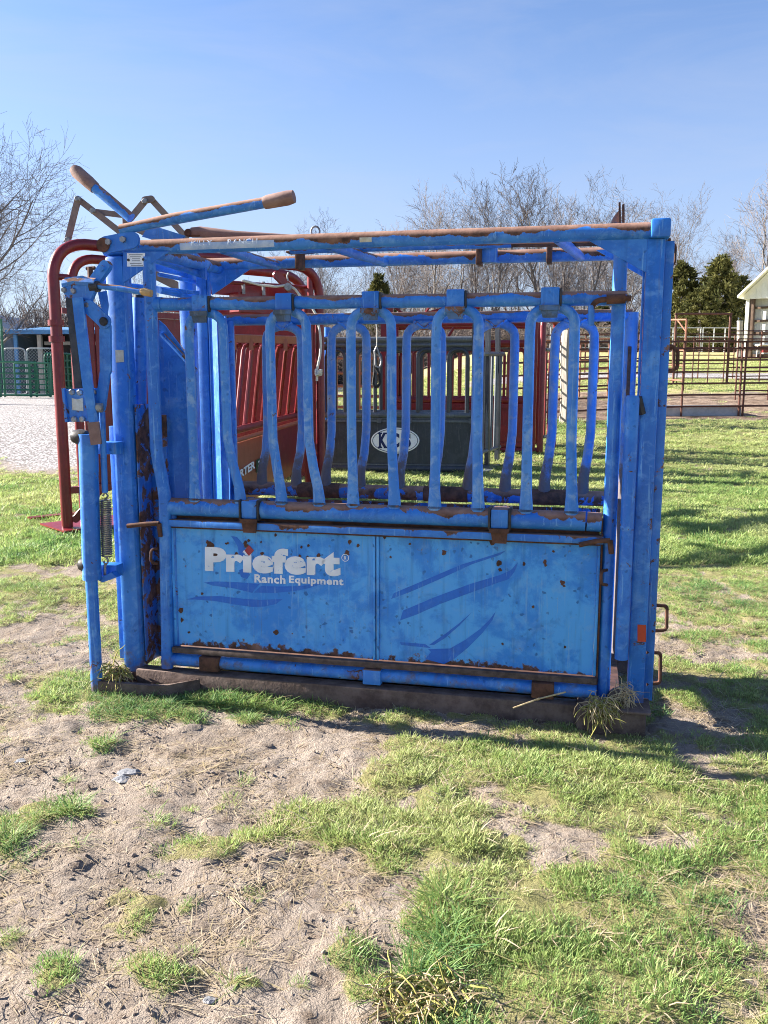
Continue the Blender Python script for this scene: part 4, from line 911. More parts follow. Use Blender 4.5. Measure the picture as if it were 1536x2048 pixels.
# ------------------------------------------------------------------ helper: parts modelled in world metres under a thing's own base
def wpart(name, mat, root, fn, smooth=True, sub=None):
    m = MB(); fn(m); b = root.location
    m.v = [(x - b[0], y - b[1], z - b[2]) for x, y, z in m.v]
    return m.build(name, M[mat] if isinstance(mat, str) else mat, sub or root, smooth)
def plane_through(a, b):
    a = np.array(a[:2], float); b = np.array(b[:2], float); n_ = np.array((-(b - a)[1], (b - a)[0])); n_ /= np.linalg.norm(n_)
    def f(px, py, off=0.0):
        q = ray(px, py); t = ((a + n_ * off) @ n_) / (q[:2] @ n_); return np.array([0, 0, EYE]) + t * q
    return f, n_
def bolt(m, p, r, t=0.02, n_=(0, -1, 0)): m.disc(p, r, t, n_, n=8, dome=0.2)

# ------------------------------------------------------------------ tall red chute behind the blue one's head end
A_, B_ = (-2.90, 7.90), (-0.71, 9.87)
RP, rn = plane_through(A_, B_)
RC = thing('red_chute', 'tall dark red cattle chute behind the blue chute\'s head end, round-cornered pipe frame', 'cattle chute', (-2.9, 7.9, 0))
zt = RP(150, 487)[2]
za = lambda p, z: (p[0], p[1], z)
dirr = (np.array(B_) - np.array(A_)) / np.linalg.norm(np.array(B_) - np.array(A_))
al = lambda s, z, o=0.0: (A_[0] + dirr[0] * s + rn[0] * o, A_[1] + dirr[1] * s + rn[1] * o, z)
LR = float(np.linalg.norm(np.array(B_) - np.array(A_)))
wpart('end_frame', 'red', RC, lambda m: m.tube(fillet([al(0, 0.05), al(0, zt), al(LR, zt), al(LR, 0.05)], 0.30, 10), 0.050, 16))
wpart('inner_post', 'red', RC, lambda m: m.tube(fillet([al(0.165, 0.05), al(0.165, zt - 0.125), al(0.95, zt - 0.115)], 0.20, 8), 0.042, 14))
wpart('end_frame', 'red', RC, lambda m: m.tube(fillet([al(1.5, zt, 0.7), al(LR + 0.35, zt, 0.7), al(LR + 0.35, 0.05, 0.7)], 0.34, 10), 0.050, 12))
wpart('frame_tie', 'red', RC, lambda m: m.tube([al(0.0, zt - 0.30), al(0.165, zt - 0.30)], 0.030, 10))
for z in (1.86, 1.72): wpart('pipe_collar', 'red', RC, lambda m: m.tube([al(0, z), al(0, z + 0.05)], 0.068, 16))
def ribbed(m):
    for k in range(5):
        s0 = 0.22 + k * 0.07; m.box(0, 0, 0, 0, 0, 0) if False else None
        a, b = al(s0, 0.35), al(s0 + 0.069, 0.35); o = 0.02 if k % 2 else 0.0
        vs_ = [np.array(p) + np.array((rn[0], rn[1], 0)) * (o + t) + np.array((0, 0, z)) for z in (0, 1.62) for p in (a, b) for t in (0, 0.012)]
        m.add(vs_, [(0, 1, 3, 2), (4, 6, 7, 5), (0, 4, 5, 1), (2, 3, 7, 6), (0, 2, 6, 4), (1, 5, 7, 3)])
wpart('ribbed_sheet', 'red', RC, ribbed, smooth=False)
def slab(m, s0, s1, z0, z1, o0, o1):
    vs_ = [al(s, z, o) for z in (z0, z1) for s in (s0, s1) for o in (o0, o1)]
    m.add(vs_, [(0, 1, 3, 2), (4, 6, 7, 5), (0, 4, 5, 1), (2, 3, 7, 6), (0, 2, 6, 4), (1, 5, 7, 3)])
wpart('sheet_cap', 'red', RC, lambda m: slab(m, 0.06, 1.5, 1.97, 2.02, -0.01, 0.05), smooth=False)
wpart('gate_sheet', 'red', RC, lambda m: slab(m, 0.58, 1.45, 0.30, 1.965, 0.05, 0.07), smooth=False)
wpart('cross_beam', 'red', RC, lambda m: slab(m, 0.0, 0.5, 0.36, 0.42, -0.03, 0.03), smooth=False)
wpart('brace', 'red', RC, lambda m: m.bar(al(0.08, 0.12), al(0.36, 0.40), 0.07, 0.02, (rn[0], rn[1], 0)))
wpart('base_plate', 'red', RC, lambda m: slab(m, -0.10, 0.72, 0.035, 0.05, -0.16, 0.40), smooth=False)
wpart('base_skid', 'red', RC, lambda m: (slab(m, 0.02, LR, -0.05, 0.03, -0.10, -0.02), slab(m, 0.0, LR, -0.05, 0.03, 0.9, 1.0)), smooth=False)
wpart('post', 'red', RC, lambda m: m.tube([al(LR - 0.10, 0.04, 0.03), al(LR - 0.10, zt - 0.1, 0.03)], 0.034, 10))
wpart('top_beam', 'red', RC, lambda m: (slab(m, 1.5, LR - 0.05, zt - 0.32, zt - 0.20, 0.30, 0.36), slab(m, 1.2, LR + 0.1, zt - 0.50, zt - 0.36, 0.62, 0.68)), smooth=False)
wpart('motor_box', 'red', RC, lambda m: slab(m, 1.98, 2.32, zt - 0.50, zt - 0.30, 0.12, 0.30), smooth=False)
for s_ in (2.03, 2.28): wpart('motor_bolt', 'bolt', RC, lambda m: m.tube([al(s_, zt - 0.32, 0.1), al(s_, zt - 0.18, 0.1)], 0.018, 8))
wpart('brace', 'red', RC, lambda m: m.bar(al(2.45, zt - 0.10, 0.1), al(LR - 0.05, zt - 0.42, 0.1), 0.09, 0.03, (rn[0], rn[1], 0)))
wpart('pull_rod', 'red', RC, lambda m: m.tube([al(1.6, zt - 0.22, 0.1), al(LR, zt - 0.20, 0.1)], 0.02, 8))
# leaning inner side of the red chute: beam, curved bars, low rail and sheets
tb = lambda s: wp(452 + 148 * s, 676 + 4 * s, 9.2 + 0.6 * s)
lb = lambda s: wp(452 + 148 * s, 866 - 38 * s, 8.6 + 3.0 * s)
wpart('inner_beam', 'red_tan', RC, lambda m: m.tube([tb(-0.1), tb(1.0)], 0.055, 4, ref=(0, 1, 1)))
for k in range(9):
    s_ = 0.12 + k * 0.115
    a = tb(s_) + np.array((0, 0.03, -0.06)); b = lb(s_ - 0.10)
    hk = wpart('inner_bar', 'red', RC, lambda m: m.tube([a + np.array((0.07, 0.0, 0.0)), a + np.array((0.01, 0.0, -0.02)), a + (b - a) * 0.08, a + (b - a) * 0.5 + np.array((0.0, 0, 0)), b], 0.024, 8))
    if k % 2 == 0:
        wpart('bar_bracket', 'red_tan', RC, lambda m: m.box(a[0] - 0.02, a[0] + 0.02, a[1] - 0.10, a[1] - 0.06, a[2] - 0.06, a[2] + 0.06))
wpart('inner_rail', 'red', RC, lambda m: m.tube([lb(-0.1), lb(1.0)], 0.04, 10))
wpart('back_sheet', 'red', RC, lambda m: m.add([wp(a, b, c_) for c_ in (12.0, 12.02) for a, b in ((436, 600), (636, 600), (636, 960), (436, 960))], [(0, 1, 2, 3), (4, 7, 6, 5), (0, 4, 5, 1), (1, 5, 6, 2), (2, 6, 7, 3), (3, 7, 4, 0)]), smooth=False)
wpart('inner_rail', 'red_tan', RC, lambda m: m.tube([lb(-0.1) + np.array((0, -0.04, -0.10)), lb(1.0) + np.array((0, -0.04, -0.10))], 0.026, 8))
def isheet(m, s0, s1, z1, z0, o=0.0):
    n_ = 8; vs_ = []; fs = []
    for k in range(n_ + 1):
        s = s0 + (s1 - s0) * k / n_; p = lb(s)
        for t in (0, 0.01):
            vs_ += [(p[0] + t * 0.9, p[1] - 0.02 + t * 0.3 + o, p[2] + z1), (p[0] + t * 0.9, p[1] - 0.02 + t * 0.3 + o, p[2] + z0)]
    for k in range(n_):
        a = 4 * k; fs += [(a, a + 1, a + 5, a + 4), (a + 2, a + 6, a + 7, a + 3), (a, a + 4, a + 6, a + 2), (a + 1, a + 3, a + 7, a + 5)]
    fs += [(0, 2, 3, 1), (4 * n_, 4 * n_ + 1, 4 * n_ + 3, 4 * n_ + 2)]
    m.add(vs_, fs)
ish = wpart('inner_sheet', 'red_tan', RC, lambda m: isheet(m, -0.1, 0.62, -0.13, -0.80))
wpart('inner_sheet', 'red', RC, lambda m: isheet(m, 0.66, 1.0, -0.10, -0.75))
def on_inner(px, py, off=0.0):
    best = None
    s = (px - 452) / 148.0; d0 = 8.6 + 3.0 * s - 0.03 - off
    return wp(px, py, d0) + np.array((0.022 + off, 0, 0))
def iplace(q):
    b = np.array(RC.location)
    def f(s, t, h):
        bx = (q[0][0] * (1 - s) + q[1][0] * s) * (1 - t) + (q[3][0] * (1 - s) + q[2][0] * s) * t
        by = (q[0][1] * (1 - s) + q[1][1] * s) * (1 - t) + (q[3][1] * (1 - s) + q[2][1] * s) * t
        return tuple(on_inner(bx, by, 0.004 + h * 3) - b)
    return f
lettering('RTER', iplace([(475, 956), (505, 936), (505, 920), (475, 940)]), 'white', ish, bold=0.03)
wpart('logo_patch', 'green_dec', RC, lambda m: m.add([on_inner(*q, 0.004) for q in ((508, 946), (520, 938), (520, 914), (508, 920))], [(0, 1, 2, 3)]), smooth=False, sub=ish)
def chk(m):
    for i in range(3):
        for j in range(4):
            if (i + j) % 2: continue
            x_, y_ = 511 + i * 3.0, 922 + j * 4.6 - i * 1.4
            m.add([on_inner(x_ + a, y_ + b, 0.008) for a, b in ((0, 3.4), (2.6, 2.4), (2.6, -1), (0, 0))], [(0, 1, 2, 3)])
wpart('logo_check', 'white', RC, chk, smooth=False, sub=ish)
wpart('yellow_label', 'tag', RC, lambda m: m.add([wp(a, b, 9.6) for a, b in ((545, 745), (549, 745), (549, 720), (545, 720))], [(0, 1, 2, 3)]), smooth=False)
# scissor linkage standing above the red chute's head end
LD = 8.25
def lbar(name, a, b, w_=0.056, d_=LD): return wpart(name, 'link', RC, lambda m: m.bar(wp(*a, d_), wp(*b, d_), w_, 0.02))
lbar('link_bar', (135, 482), (156, 398)); lbar('link_bar', (156, 398), (248, 470), 0.056, LD + 0.03); lbar('link_bar', (186, 423), (243, 430), 0.05, LD + 0.06)
lbar('link_bar', (262, 436), (290, 402)); lbar('link_bar', (290, 400), (303, 398), 0.06, LD + 0.025); lbar('link_bar', (302, 398), (372, 474), 0.056, LD + 0.05); lbar('link_bar', (262, 452), (340, 490), 0.06, LD + 0.08)
lbar('link_bar', (300, 545), (390, 590), 0.08, LD + 0.3)
wpart('link_post', 'link', RC, lambda m: m.box(wp(238, 440, LD)[0], wp(254, 440, LD)[0], LD + 0.10, LD + 0.16, wp(240, 492, LD)[2], wp(240, 426, LD)[2], 0.004))
for a in ((156, 398), (186, 422), (290, 403), (136, 480)):
    wpart('link_bolt', 'bolt', RC, lambda m: bolt(m, wp(*a, LD - 0.012), 0.026, 0.03))
# rope with pulley hanging on the red chute
rp = thing('pulley_rope', 'white rope run through a small pulley and knotted on the red chute', 'rope', tuple(wp(578, 560, 9.0)))
wpart('rope', 'rope', rp, lambda m: m.tube([wp(*q, 9.0) for q in ((487, 561), (520, 570), (552, 573), (577, 570), (590, 578), (602, 594), (622, 612), (634, 632), (640, 665), (642, 690), (640, 712), (634, 740), (634, 762))], 0.0125, 7))
wpart('pulley', 'bolt', rp, lambda m: m.disc(wp(577, 574, 8.96), 0.038, 0.05).tube([wp(576, 562, 9.0), wp(574, 552, 9.0), wp(577, 545, 9.0)], 0.010, 6))
wpart('knot', 'rope', rp, lambda m: [m.tube([wp(637 + 6 * math.cos(t + k), 745 + 6 * math.sin(2 * t + k), 8.98 + 0.03 * math.sin(t)) for t in np.linspace(0, 6.2, 14)], 0.011, 6) for k in range(3)])
hk = thing('snap_hook', 'silver snap hook with black strap hanging on a thin cord', 'hook', tuple(wp(757, 690, 11.0)))
wpart('cord', 'rope', hk, lambda m: m.tube([wp(751, 635, 11.0), wp(754, 665, 11.0), wp(753, 698, 11.0)], 0.008, 6))
wpart('hook', 'bolt', hk, lambda m: m.tube(fillet([wp(753, 694, 11), wp(763, 722, 11), wp(760, 736, 11), wp(751, 733, 11), wp(749, 702, 11), wp(753, 694, 11)], 0.03, 4), 0.011, 7))
wpart('strap', 'black_rope', hk, lambda m: m.tube(fillet([wp(751, 735, 11), wp(760, 750, 11), wp(761, 766, 11), wp(752, 776, 11), wp(746, 768, 11), wp(749, 745, 11)], 0.04, 4), 0.017, 7))

# ------------------------------------------------------------------ charcoal chute in the middle distance
ga_, gb_ = gp(640, 942), gp(948, 947)
KP, kn = plane_through(ga_, gb_)
z0 = float(ga_[2]); klen = float(np.linalg.norm(gb_[:2] - ga_[:2])); kd = (gb_[:2] - ga_[:2]) / klen
ka = lambda s, z, o=0.0: (ga_[0] + kd[0] * s + kn[0] * o, ga_[1] + kd[1] * s + kn[1] * o, z)
if kn[1] < 0: kn = -kn
KC = thing('grey_chute', 'charcoal grey cattle chute with a white oval badge on its side', 'cattle chute', tuple(ga_))
kz = lambda y_: float(KP(800, y_)[2])
def kslab(m, s0, s1, z0_, z1_, o0, o1):
    vs_ = [ka(s, z, o) for z in (z0_, z1_) for s in (s0, s1) for o in (o0, o1)]
    m.add(vs_, [(0, 1, 3, 2), (4, 6, 7, 5), (0, 4, 5, 1), (2, 3, 7, 6), (0, 2, 6, 4), (1, 5, 7, 3)])
for o in (0.0, 0.75):
    wpart('top_rail', 'grey_l', KC, lambda m: m.tube([ka(0, kz(679), o), ka(klen, kz(679), o)], 0.040, 10))
    wpart('top_rail', 'grey_l', KC, lambda m: m.tube([ka(0, kz(690), o), ka(klen, kz(690), o)], 0.028, 10))
    wpart('header_strip', 'grey', KC, lambda m: kslab(m, 0, klen, kz(700), kz(693), o + 0.01, o + 0.03), smooth=False)
    wpart('window_rail', 'grey_l', KC, lambda m: m.tube([ka(0, kz(830), o), ka(klen, kz(830), o)], 0.045, 10))
    wpart('skid', 'grey', KC, lambda m: m.tube([ka(-0.1, z0 + 0.05, o), ka(klen + 0.05, z0 + 0.05, o)], 0.055, 10))
    for k in range(5):
        s_ = klen * (0.11 + 0.195 * k)
        wpart('window_bar', 'grey', KC, lambda m: m.tube(fillet([ka(s_ - 0.13, kz(830), o), ka(s_ - 0.13, kz(699), o), ka(s_ + 0.13, kz(699), o), ka(s_ + 0.13, kz(830), o)], 0.11, 6), 0.028, 8))
        if o == 0: wpart('rail_clip', 'grey_l', KC, lambda m: kslab(m, s_ + 0.16, s_ + 0.22, kz(846), kz(836), -0.06, -0.03), smooth=False)
    for s_ in (0.03, klen - 0.01): wpart('post', 'grey', KC, lambda m: kslab(m, s_ - 0.045, s_ + 0.045, z0, kz(640 if s_ > 1 else 672), o - 0.05, o + 0.05), smooth=False)
    ks = wpart('side_panel', 'grey', KC, lambda m: kslab(m, 0.06, klen - 0.06, kz(928), kz(843), o - 0.005, o + 0.005), smooth=False)
    wpart('panel_lip', 'grey_l', KC, lambda m: kslab(m, 0.05, klen - 0.05, kz(844), kz(840), o - 0.04, o), smooth=False)
    wpart('panel_lip', 'grey_l', KC, lambda m: kslab(m, 0.05, klen - 0.05, kz(930), kz(928), o - 0.03, o), smooth=False)
kb = np.array(KC.location)
def ov(m, rx, ry, o, t):
    c_ = [KP(790.5 + rx * math.cos(a), 881 + ry * math.sin(a), 0) for a in np.linspace(0, 2 * math.pi, 41)[:-1]]
    dn = np.array((kn[0], kn[1], 0)); n_ = len(c_)
    vs_ = [p - dn * (o + t) for p in c_] + [p - dn * o for p in c_]
    m.add(vs_, [tuple(range(n_)), tuple(range(2 * n_ - 1, n_ - 1, -1))] + [(i, i + n_, (i + 1) % n_ + n_, (i + 1) % n_) for i in range(n_)])
bd = wpart('oval_badge', 'white', KC, lambda m: ov(m, 48.5, 26, 0.010, 0.006), smooth=False)
def ovring(m):
    dn = np.array((kn[0], kn[1], 0)); pts = [KP(790.5 + 45 * math.cos(a), 881 + 23.2 * math.sin(a), 0) - dn * 0.018 for a in np.linspace(0, 2 * math.pi, 49)]
    m.tube(pts, 0.0045, 5)
wpart('badge_ring', 'ink', KC, ovring, sub=bd)
def kplace(x0, x1, y0, y1):
    def f(s, t, h): return tuple(KP(x0 + (x1 - x0) * s, y0 + (y1 - y0) * t, 0) - np.array((kn[0], kn[1], 0)) * (0.0165 + h * 3) - kb)
    return f
for ch, x0, x1 in (('K', 758, 774), ('C', 783, 799), ('S', 807, 822)):
    lettering(ch, kplace(x0, x1, 895, 866), 'ink', bd, bold=0.05)
def serif(m):
    for x0, x1, y_ in ((756.5, 764.5, 866.5), (756.5, 764.5, 894.5), (767, 776, 866.5), (768, 777, 894.5)):
        q = [KP(a, b, 0) - np.array((kn[0], kn[1], 0)) * 0.021 for a, b in ((x0, y_ - 1.6), (x1, y_ - 1.6), (x1, y_ + 1.6), (x0, y_ + 1.6))]
        m.add(q, [(0, 1, 2, 3)])
wpart('letter_serif', 'ink', KC, serif, smooth=False, sub=bd)
# its end gate of upright bars standing open, with base plate
ge = lambda px, py: wp(px, py, 12.75 + (px - 960) / 45 * 0.9)
for px, t0, b0 in ((962, 640, 935), (976, 646, 930), (996, 640, 925)):
    wpart('gate_post', 'grey', KC, lambda m: m.tube([ge(px, t0), ge(px - 2, b0)], 0.045, 4, ref=(1, 0.3, 0)))
wpart('gate_rail', 'grey_l', KC, lambda m: m.tube([ge(966, 708), ge(1006, 708)], 0.035, 8)); wpart('gate_rail', 'grey_l', KC, lambda m: m.tube([ge(962, 905), ge(999, 893)], 0.03, 8))
for k in range(5):
    wpart('gate_bar', 'grey_l', KC, lambda m: m.tube([ge(968 + 8.5 * k, 710), ge(964.5 + 8.0 * k, 904 - 2.6 * k)], 0.024, 7))
wpart('base_plate', 'grey_l', KC, lambda m: m.add([gp(938, 951) + (0, 0, .03), gp(946, 936) + (0, 0, .03), gp(1000, 932) + (0, 0, .03), gp(985, 944) + (0, 0, .03), gp(938, 951), gp(946, 936), gp(1000, 932), gp(985, 944)], [(0, 1, 2, 3), (4, 7, 6, 5), (0, 3, 7, 4), (3, 2, 6, 7), (2, 1, 5, 6), (1, 0, 4, 5)]), smooth=False)

# ------------------------------------------------------------------ second red chute, behind the charcoal one
fa, fb = gp(770, 896), gp(1062, 906)
FP, fn_ = plane_through(fa, fb); fz0 = float(fb[2]); fl = float(np.linalg.norm(fb[:2] - fa[:2])); fd = (fb[:2] - fa[:2]) / fl
if fn_[1] < 0: fn_ = -fn_
fka = lambda s, z, o=0.0: (fa[0] + fd[0] * s + fn_[0] * o, fa[1] + fd[1] * s + fn_[1] * o, z)
FC = thing('red_chute', 'bright red cattle chute partly hidden behind the charcoal chute', 'cattle chute', tuple(fa))
fz = lambda y_: float(FP(950, y_)[2])
def fslab(m, s0, s1, z0_, z1_, o0, o1):
    vs_ = [fka(s, z, o) for z in (z0_, z1_) for s in (s0, s1) for o in (o0, o1)]
    m.add(vs_, [(0, 1, 3, 2), (4, 6, 7, 5), (0, 4, 5, 1), (2, 3, 7, 6), (0, 2, 6, 4), (1, 5, 7, 3)])
for o in (0.0, 0.9):
    wpart('top_rail', 'red', FC, lambda m: m.tube([fka(0, fz(648), o), fka(fl, fz(648), o)], 0.04, 10))
    wpart('window_rail', 'red', FC, lambda m: m.tube([fka(0, fz(686), o), fka(fl, fz(686), o)], 0.045, 10))
    wpart('low_rail', 'red', FC, lambda m: m.tube([fka(0, fz(800), o), fka(fl, fz(800), o)], 0.05, 10))
    wpart('side_panel', 'red', FC, lambda m: fslab(m, 0.04, fl - 0.04, fz(893), fz(808), o - 0.005, o + 0.005), smooth=False)
    wpart('panel_lip', 'red', FC, lambda m: (fslab(m, 0.03, fl - 0.03, fz(890), fz(884), o - 0.04, o - 0.006), fslab(m, 0.03, fl - 0.03, fz(816), fz(808), o - 0.04, o - 0.006)), smooth=False)
    wpart('skid', 'red', FC, lambda m: m.tube([fka(-0.1, fz0 + 0.04, o), fka(fl + 0.1, fz0 + 0.04, o)], 0.05, 8))
    for k in range(6):
        s_ = fl * (0.09 + 0.16 * k)
        wpart('window_bar', 'red', FC, lambda m: m.tube(fillet([fka(s_ - 0.13, fz(800), o), fka(s_ - 0.13, fz(698), o), fka(s_ + 0.13, fz(698), o), fka(s_ + 0.13, fz(800), o)], 0.11, 5), 0.026, 7))
for s_, t in ((0.0, 640), (fl, 641)):
    for o in (0.0, 0.9):
        wpart('post', 'red', FC, lambda m: fslab(m, s_ - 0.06, s_ + 0.06, fz0, fz(t), o - 0.06, o + 0.06), smooth=False)
wpart('end_frame', 'red', FC, lambda m: m.tube(fillet([fka(fl + 0.14, fz0 + 0.02, -0.05), fka(fl + 0.14, fz(638), -0.05), fka(fl + 0.34, fz(642), 0.5), fka(fl + 0.34, fz0 + 0.02, 0.5)], 0.12, 6), 0.05, 10))
for k in range(3): wpart('gate_bar', 'red', FC, lambda m: m.tube([fka(fl + 0.20 + 0.05 * k, fz(700), 0.1 + 0.12 * k), fka(fl + 0.20 + 0.05 * k, fz(872), 0.1 + 0.12 * k)], 0.02, 7))
wpart('gate_rail', 'grey_l', FC, lambda m: m.tube([fka(fl + 0.18, fz(700), 0.02), fka(fl + 0.34, fz(700), 0.42)], 0.03, 7).tube([fka(fl + 0.18, fz(872), 0.02), fka(fl + 0.34, fz(872), 0.42)], 0.03, 7))
wpart('tall_post', 'red', FC, lambda m: fslab(m, -0.06, 0.06, fz(690), fz(590), 0.35, 0.45), smooth=False)
wpart('white_label', 'white', FC, lambda m: fslab(m, -0.05, 0.04, fz(672), fz(666), 0.33, 0.345), smooth=False)
for a, b in (((0.0, 600), (0.5, 650)), ((0.0, 640), (0.9, 612)), ((0.25, 690), (0.7, 600)), ((0.9, 690), (1.3, 605)), ((0.7, 602), (1.5, 612))):
    wpart('linkage', 'red', FC, lambda m: m.tube([fka(a[0], fz(a[1]), 0.4), fka(b[0], fz(b[1]), 0.45)], 0.025, 6))
# red grid panel and a dark blue post between the chutes
rgp = gp(690, 838); RG = thing('red_bar_gate', 'sunlit red panel of square bars seen between the charcoal window bars', 'gate', tuple(rgp))
gq = lambda px, py: wp(px, py, rgp[1] + (px - 690) * 0.004)
for y_ in (716, 746, 772, 792, 814): wpart('rail', 'red_tan', RG, lambda m: m.tube([gq(672, y_), gq(762, y_ + 1)], 0.035, 6))
for px in (672, 694, 718, 740, 762): wpart('upright', 'red_tan', RG, lambda m: m.tube([gq(px, 704), (gq(px, 704)[0], gq(px, 704)[1], rgp[2] - 0.02)], 0.035, 6))
bpz = gp(654, 850); BPt = thing('blue_post', 'dark blue round post between the red and charcoal chutes', 'post', tuple(bpz))
wpart('pole', 'blue_fresh', BPt, lambda m: m.tube([(bpz[0], bpz[1], bpz[2] - 0.1), wp(655, 672, bpz[1])], 0.09, 12)); wpart('pole_cap', 'blue_fresh', BPt, lambda m: m.tube([wp(655, 673, bpz[1]), wp(655, 655, bpz[1])], 0.07, 12))

# ------------------------------------------------------------------ pipe panels and gates
def pipe_panel(name, label, cat, p0, p1, h, zs, ups, mat, r=0.022, rows_extra=0.0, group=None):
    """corral panel from base point p0 to p1: rails at the heights zs, uprights at the fractions ups"""
    t = thing(name, label, cat, (p0[0], p0[1], p0[2]), group=group); p0 = np.array(p0, float); p1 = np.array(p1, float)
    for z in zs: wpart('rail', mat, t, lambda m: m.tube([p0 + (0, 0, z), p1 + (0, 0, z)], r, 6))
    for f in ups:
        b = p0 + (p1 - p0) * f; wpart('upright', mat, t, lambda m: m.tube([b + (0, 0, -0.06), b + (0, 0, h)], r * 1.08, 6))
    return t
Z7 = [0.22, 0.47, 0.72, 0.97, 1.22, 1.47, 1.62]
f0, f1, f2, f3 = gp(1100, 846), gp(1245, 838), gp(1362, 833), gp(1478, 832); f4 = f3 + (f3 - f2) * 1.6
fm_ = gp(990, 852)
G1 = 'rusty pipe panels of the near paddock fence'
pipe_panel('corral_panel', 'rusty pipe panel just left of the blue chute\'s rear post, seen through its bars', 'fence panel', f0, f1 - (f1 - f0) * 0.02, 1.62, Z7, [0.02, 0.28, 0.62, 0.99], 'rust_pipe', group=G1)
pipe_panel('corral_panel', 'rusty pipe panel hidden behind the blue chute\'s rear post', 'fence panel', f1, f2, 1.62, Z7, [0.0, 0.5], 'rust_pipe', group=G1)
pipe_panel('corral_panel', 'rusty pipe panel in front of the pale concrete trough', 'fence panel', f2, f3, 1.62, Z7, [0.0, 0.99], 'rust_pipe', group=G1)
pipe_panel('corral_panel', 'rusty pipe panel cut by the frame edge in front of the barn', 'fence panel', f3 + (f3 - f2) * 0.01, f4, 1.62, Z7, [0.03, 0.5, 1.0], 'rust_pipe', group=G1)
pipe_panel('corral_panel', 'rusty pipe panel behind the bright red chute', 'fence panel', fm_, f0, 1.62, Z7, [0.0, 0.5], 'rust_pipe', group=G1)
# second line with the tall gate frame
q0, q1 = gp(1346, 768), gp(1453, 768)
GF = thing('gate_frame', 'tall rusty gate frame with a top bar in front of the cedars', 'gate frame', tuple(q0))
hq = wp(1346, 628, q0[1])[2]
for q in (q0, q1): wpart('post', 'rust_pipe', GF, lambda m: m.tube([(q[0], q[1], q[2] - 0.1), (q[0], q[1], hq)], 0.042, 8))
wpart('top_bar', 'rust_pipe', GF, lambda m: m.tube([(q0[0] - 0.05, q0[1], hq), (q1[0] + 0.05, q1[1], hq)], 0.035, 8))
Z6 = [0.25, 0.55, 0.85, 1.12, 1.38, 1.62]
pipe_panel('pipe_gate', 'rusty pipe gate hung inside the tall gate frame', 'gate', q0 + np.array((0.12, 0, 0)), q1 - np.array((0.12, 0, 0)), 1.55, [0.2, 0.5, 0.8, 1.1, 1.5], [0.0, 0.33, 0.66, 1.0], 'rust_pipe', 0.018)
q2 = q1 + np.array((0.1, 0.2, 0)); q3 = gp(1580, 766)
pipe_panel('corral_panel', 'rusty pipe panel between the tall gate frame and the barn', 'fence panel', q2, q3, 1.75, Z6 + [1.75], [0.0, 0.5, 1.0], 'rust_pipe')
o0, o1 = gp(1280, 772), gp(1366, 782)
OG = pipe_panel('orange_gate', 'orange primer gate frame with corner brace beside the blue rear post', 'gate', o0, o1, 2.1, [0.3, 0.75, 1.2, 2.1], [0.0, 1.0], 'rust_orange', 0.028)
wpart('corner_brace', 'rust_orange', OG, lambda m: m.tube([o1 + (0, 0, 1.75), o1 + (o0 - o1) * 0.2 + (0, 0, 2.1)], 0.025, 6))
for k, (xa, xb, ya, lab) in enumerate(((1130, 1215, 795, 'orange pipe panel low between the far window bars'), (1090, 1250, 770, 'long orange pipe panel in the middle of the paddock'))):
    a, b = gp(xa, ya), gp(xb, ya - 3); pipe_panel('corral_panel', lab, 'fence panel', a, b, 1.5, [0.2, 0.5, 0.8, 1.1, 1.5], [0, 0.33, 0.66, 1.0], 'rust_orange', 0.024)
a, b = gp(1060, 752), gp(1330, 745)
pipe_panel('corral_panel', 'farthest rusty pipe panel across the paddock', 'fence panel', a, b, 1.6, [0.25, 0.6, 0.95, 1.3, 1.6], [0, 0.2, 0.4, 0.6, 0.8, 1.0], 'rust_pipe', 0.03)
for xa, xb, ya, lab in ((1470, 1600, 800, 'rusty pipe panel crossing the muddy patch before the barn'), (1325, 1465, 758, 'rusty pipe panel along the pale track behind the tall gate frame')):
    a, b = gp(xa, ya), gp(xb, ya); pipe_panel('corral_panel', lab, 'fence panel', a, b, 1.6, [0.25, 0.55, 0.85, 1.12, 1.38, 1.6], [0, 0.5, 1.0], 'rust_pipe', 0.02)
# galvanised fence on the rise
for k, (xa, xb) in enumerate(((1320, 1402), (1404, 1478), (1100, 1230))):
    a, b = wp(xa, 700, 60), wp(xb, 696, 60); a[2] = height(a[0], a[1]); b[2] = height(b[0], b[1])
    t = pipe_panel('galvanised_panel', ('pale galvanised panel beside the tall gate frame\'s first post', 'pale galvanised panel beside the white post by the barn', 'pale galvanised panel seen through the far window bars')[k], 'fence panel', a, b, 1.6, [0.3, 0.65, 1.0, 1.6], [0, 0.3, 0.6, 0.97], 'galv', 0.035, group='galvanised panels on the rise')
wpn = gp(1132, 846); WPt = thing('wooden_post', 'weathered whitish wooden post at the paddock corner', 'post', tuple(wpn))
wpart('post_body', 'wood', WPt, lambda m: m.tube([(wpn[0] + 0.02 * math.sin(k), wpn[1], wpn[2] - 0.1 + 1.95 * k / 6) for k in range(7)], [0.15, 0.145, 0.14, 0.15, 0.135, 0.14, 0.125], 9))
wpart('fence_staple', 'rust', WPt, lambda m: [m.tube([(wpn[0] - 0.16, wpn[1] - 0.02, wpn[2] + z), (wpn[0] + 0.16, wpn[1] - 0.12, wpn[2] + z)], 0.012, 5) for z in (0.5, 1.1, 1.6)])
